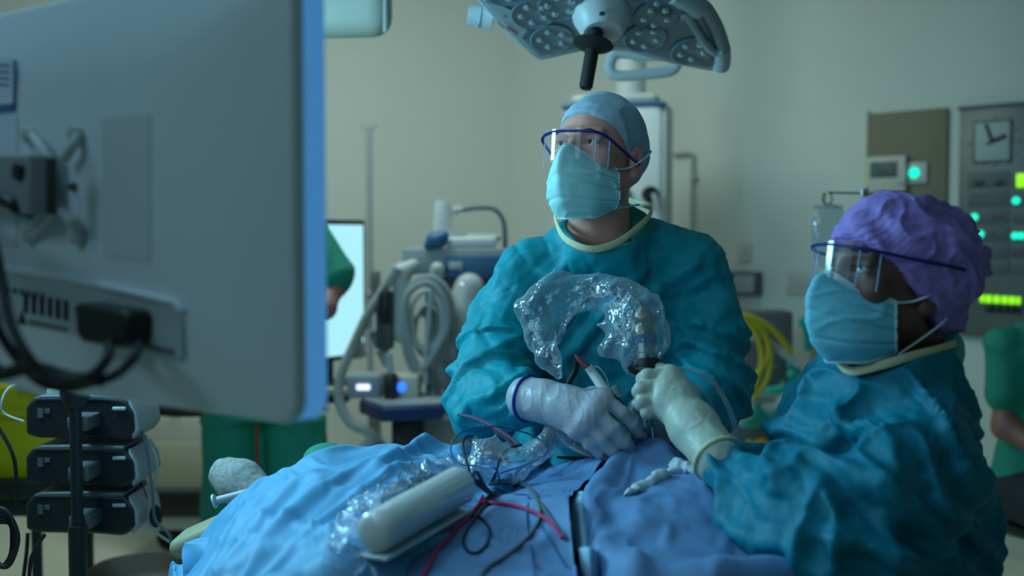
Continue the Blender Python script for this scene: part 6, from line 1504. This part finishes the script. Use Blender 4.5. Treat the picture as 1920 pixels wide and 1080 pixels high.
def bag_obj(name, S, h, seed, amp, m, label, cat, fr=16):
    def f(V, g):
        W = V + np.stack([vn(V * 9, seed), vn(V * 9, seed + 1), vn(V * 9, seed + 2)], 1) * .02
        return V + g * ((facet(W, fr, seed) - .3) * amp * 1.6 + (facet(W, fr * 2.3, seed + 9) - .3) * amp * .6)[:, None]
    V, Q = S.mesh(h, relax=2, disp=f); return tag(quad_obj(name, V, Q, m), label, cat)
S = SDF(); c = lay(930, 885, .02)
S.ell(P(925, 868, 1.72), (.042, .03, .032)); S.cap(P(905, 850, 1.72), P(890, 822, 1.73), .018, .004, k=.02); S.cap(P(925, 850, 1.72), P(930, 812, 1.73), .020, .004, k=.02); S.cap(P(960, 875, 1.72), P(1005, 845, 1.74), .028, .020, k=.02); S.cap(P(895, 885, 1.70), P(880, 905, 1.68), .016, .010, k=.02)
bag_obj('crumpled_bag', S, .0032, 151, .012, M_bag2, 'crumpled clear plastic bag standing in pointed folds on the drape', 'plastic bag', 24)
S = SDF(); S.cap(P(1005, 850, 1.78), P(1050, 808, 1.82), .020, .024); S.cap(P(1050, 808, 1.82), P(1075, 830, 1.82), .02, .012, k=.02)
bag_obj('plastic_sleeve', S, .004, 155, .009, M_bag2, 'clear plastic sleeve lying below the lilac grey glove', 'plastic bag', 20)
# bowl
t = thing('plastic_bowl', P(1070, 880, 1.86), 'translucent blue bowl with a clear rim below the spread fingers', 'bowl')
MB().lathe([(.022, 0), (.036, .01), (.043, .045), (.045, .062), (.043, .062), (.041, .045), (.034, .013), (0, .006)], P(1062, 885, 1.86), Vector((.45, -.25, 1)), 36).build('bowl_body', M_tealb, t)
zb_ = Vector((.45, -.25, 1)).normalized()
MB().lathe([(.0445, .060), (.0470, .061), (.0470, .065), (.0445, .066)], P(1062, 885, 1.86), Vector((.45, -.25, 1)), 36).build('rim', M_white, t)
tag(MB().tube([P(1044, 857, 1.80), P(1070, 859, 1.80), P(1103, 860, 1.80)], [.0018, .0034, .0028], 10, 6).build('black_pen', M_black), 'small black pen like probe lying under the spread fingers', 'probe')
tag(MB().tube([P(1096, 818, 1.80), P(1104, 836, 1.80), P(1122, 851, 1.80), P(1165, 856, 1.79)], .0055, 10, 8).build('suction_hose', M_darkred), 'thick dark maroon hose curving out from under the spread fingers', 'hose')
# tape on the drape mound
S = SDF(); pts = [lay(x, y, .003) for x, y in ((1170, 932), (1196, 920), (1222, 906), (1238, 898), (1247, 892))]
S.chain(pts, [.003, .007, .008, .010, .006], k=.01); V, Q = S.mesh(.003, disp=lambda V, g: V + g * ((ridges(V, [(1, 0, 0), (0, 1, 0), (0, 0, 1)], (60, 60, 60), 161, 3) - .4) * .005)[:, None])
tag(quad_obj('adhesive_tape', V, Q, M_gauze), 'long white crumpled adhesive strip on the drape mound', 'tape')
S = SDF(); pts = [lay(x, y, .003) for x, y in ((1258, 886), (1272, 876), (1290, 878), (1308, 886))]
S.chain(pts, [.007, .010, .008, .007], k=.01); V, Q = S.mesh(.003, disp=lambda V, g: V + g * ((ridges(V, [(1, 0, 0), (0, 1, 0), (0, 0, 1)], (60, 60, 60), 163, 3) - .4) * .005)[:, None])
tag(quad_obj('adhesive_tape', V, Q, M_gauze), 'short white crumpled adhesive patch beside the cream glove cuff', 'tape')

# ------------------------------------------------------------------ draped camera and scope
t = thing('endoscope', P(1213, 700, 1.765), 'endoscope camera head with blue band and black ring held in the cream glove', 'endoscope')
a = P(1206, 585, 1.80); b = P(1213, 694, 1.775); ax = b - a; L = ax.length
M_brass = mat('worn_metal', (.30, .26, .20), .35, metal=.8, var=.3, vscale=60, bump=.002, bscale=80)
MB().lathe([(0, -.01), (.010, -.008), (.017, .004), (.0175, .016), (.0150, .020), (.0180, .026), (.0185, .040)], a, ax, 28).build('camera_head', M_brass, t)
MB().lathe([(.0185, .040), (.0195, .041), (.0195, .054), (.0185, .055)], a, ax, 28).build('blue_band', M_blue, t)
MB().lathe([(.0185, .055), (.0185, .070), (.0200, .072), (.0200, L - .018), (.0185, L - .016)], a, ax, 28).build('coupler', mat('satin_metal', (.25, .26, .26), .3, metal=.9), t)
MB().lathe([(.018, L - .018), (.0245, L - .016), (.0255, L - .010), (.0245, L - .004), (.027, L - .003), (.027, L + .003), (.018, L + .005), (0, L + .005)], a, ax, 36).build('lock_ring', M_black, t)
MB().cyl(b, b + ax.normalized() * .05, .0075, .0065, 16).build('scope_neck', M_steel, t)
MB().tube([P(1192, 698, 1.76), P(1184, 694, 1.755), P(1180, 686, 1.755)], .0045, 10).build('light_post', M_black, t)
MB().tube([P(1213, 705, 1.77), P(1216, 760, 1.775), P(1222, 800, 1.78), P(1226, 842, 1.785)], .0032, 10, 6).build('scope_shaft', M_steel, t)
MB().tube([P(1216, 776, 1.775), P(1219, 790, 1.776), P(1221, 800, 1.778)], .0055, 10, 4).build('valve', mat('green_valve', (.01, .20, .08), .4), t)
MB().tube([P(1217, 772, 1.775), P(1208, 782, 1.772), P(1210, 800, 1.775)], .004, 8).build('stopcock', M_clear, t)
# cable in the bag
MB().tube([a - ax.normalized() * .005, P(1198, 568, 1.81), P(1175, 553, 1.83), P(1140, 548, 1.85), P(1110, 556, 1.86), P(1088, 574, 1.87), P(1064, 610, 1.87), P(1042, 640, 1.87), P(1034, 654, 1.87)], .0042, 10, 8).build('camera_cable', M_gcable, t)
# plastic sleeve: a shell whose folds run along the sleeve
S = SDF()
pc = [(1044, 702, 1.80, 10), (1030, 668, 1.81, 20), (1012, 628, 1.83, 30), (1008, 588, 1.84, 34), (1030, 562, 1.85, 34), (1072, 548, 1.85, 34), (1120, 548, 1.84, 34), (1165, 558, 1.82, 38), (1200, 590, 1.80, 46), (1208, 630, 1.79, 48), (1198, 660, 1.785, 40), (1200, 688, 1.78, 24)]
for p, q in zip(pc[:-1], pc[1:]): S.cap(P(*p[:3]), P(*q[:3]), p[3] / 1110, q[3] / 1110, k=.018, sq=((0, 1, 0), 1.35))
S.cap(P(1030, 545, 1.85), P(1040, 503, 1.85), .022, .002, k=.02); S.cap(P(1000, 575, 1.85), P(964, 577, 1.85), .020, .002, k=.02); S.cap(P(1060, 560, 1.85), P(1062, 520, 1.85), .02, .006, k=.02)
S.cap(P(1060, 575, 1.86), P(1040, 640, 1.86), .018, .010, k=.02); S.cap(P(1165, 640, 1.80), P(1140, 655, 1.80), .028, .018, k=.02); S.cap(P(1160, 610, 1.80), P(1122, 610, 1.82), .020, .006, k=.02)
def fb_(V, g):
    W = V + np.stack([vn(V * 8, 1), vn(V * 8, 2), vn(V * 8, 3)], 1) * .03
    A = W @ np.array([[1, 0, .5], [0, 1, 0], [-.5, 0, 1]]) * np.array([1.5, .8, .7])
    return V + g * ((facet(A, 17, 171) - .3) * .020 + (facet(W, 42, 173) - .3) * .007)[:, None]
V, Q = S.mesh(.0032, relax=2, disp=fb_)
tag(quad_obj('camera_sleeve', V, Q, M_bag), 'arched clear plastic sleeve draped over the endoscope camera in front of the teal gown', 'plastic sleeve')
# handpiece held under the spread glove
t = thing('shaver_handpiece', P(1120, 715, 1.84), 'white handpiece with a maroon tip held by the lilac grey glove', 'handpiece')
MB().tube([P(1103, 688, 1.84), P(1112, 700, 1.84), P(1126, 720, 1.83), P(1140, 742, 1.82)], [.0072, .0085, .0092, .0098], 16, 6).build('handle', M_white, t)
MB().tube([P(1079, 664, 1.85), P(1088, 676, 1.845), P(1104, 690, 1.84)], [.0035, .0050, .0058], 12, 6).build('tip', mat('maroon_rubber', (.22, .05, .06), .45), t)
MB().tube([P(1140, 742, 1.82), P(1160, 762, 1.82), P(1180, 790, 1.81)], [.0085, .0110, .0090], 14, 6).build('grip', M_black, t)
MB().tube([P(1148, 726, 1.83), P(1158, 745, 1.83)], .0085, 14, 4).build('joint', M_lgrey, t)
MB().tube([P(1110, 686, 1.845), P(1124, 690, 1.84), P(1136, 706, 1.84), P(1142, 726, 1.84)], .0011, 6, 6).build('wire', M_white, t)
tag(MB().tube([P(1083, 674, 1.87), P(1079, 695, 1.88), P(1068, 715, 1.88), P(1062, 740, 1.86), P(1075, 760, 1.86)], .0052, 10, 8).build('suction_tube', M_rubber), 'black suction tube passing behind the white handpiece', 'tube')
# clear tubes to the scope
tag(MB().tube([P(1262, 697, 1.73), P(1290, 693, 1.73), P(1325, 706, 1.73), P(1352, 738, 1.72), P(1372, 780, 1.70), P(1384, 835, 1.68), P(1388, 880, 1.66)], .0046, 10, 8).build('irrigation_tube', M_clear), 'wide clear irrigation tube arching from the glove to the sleeve', 'tube')
tag(MB().tube([P(1275, 708, 1.73), P(1300, 718, 1.73), P(1322, 738, 1.72), P(1340, 775, 1.72), P(1352, 815, 1.71), P(1350, 850, 1.70)], .0034, 10, 8).build('irrigation_tube', M_clear), 'narrow clear irrigation tube inside the arc of the wider one', 'tube')
# wrap and syringe at the left end
S = SDF(); S.cap(P(424, 890, 2.12), P(452, 905, 2.10), .034, .040); S.cap(P(452, 905, 2.10), P(500, 940, 2.06), .040, .036, k=.03)
V, Q = S.mesh(.006, disp=lambda V, g: V + g * ((vn(V * 90, 3)) * .0012)[:, None]); tag(quad_obj('wrapped_bundle', V, Q, M_mesh), 'grey speckled bundle poking out at the left end of the drape', 'bundle')
t = thing('syringe', P(430, 935, 2.03), 'clear white syringe lying against the speckled bundle', 'syringe')
MB().cyl(P(408, 938, 2.03), P(470, 922, 2.03), .0075, n=16).build('barrel', M_lgrey, t)
MB().cyl(P(401, 940, 2.03), P(404, 939, 2.03), .014, n=18).build('flange', M_white, t)
MB().cyl(P(470, 922, 2.03), P(482, 919, 2.03), .003, n=10).build('nozzle', M_white, t)
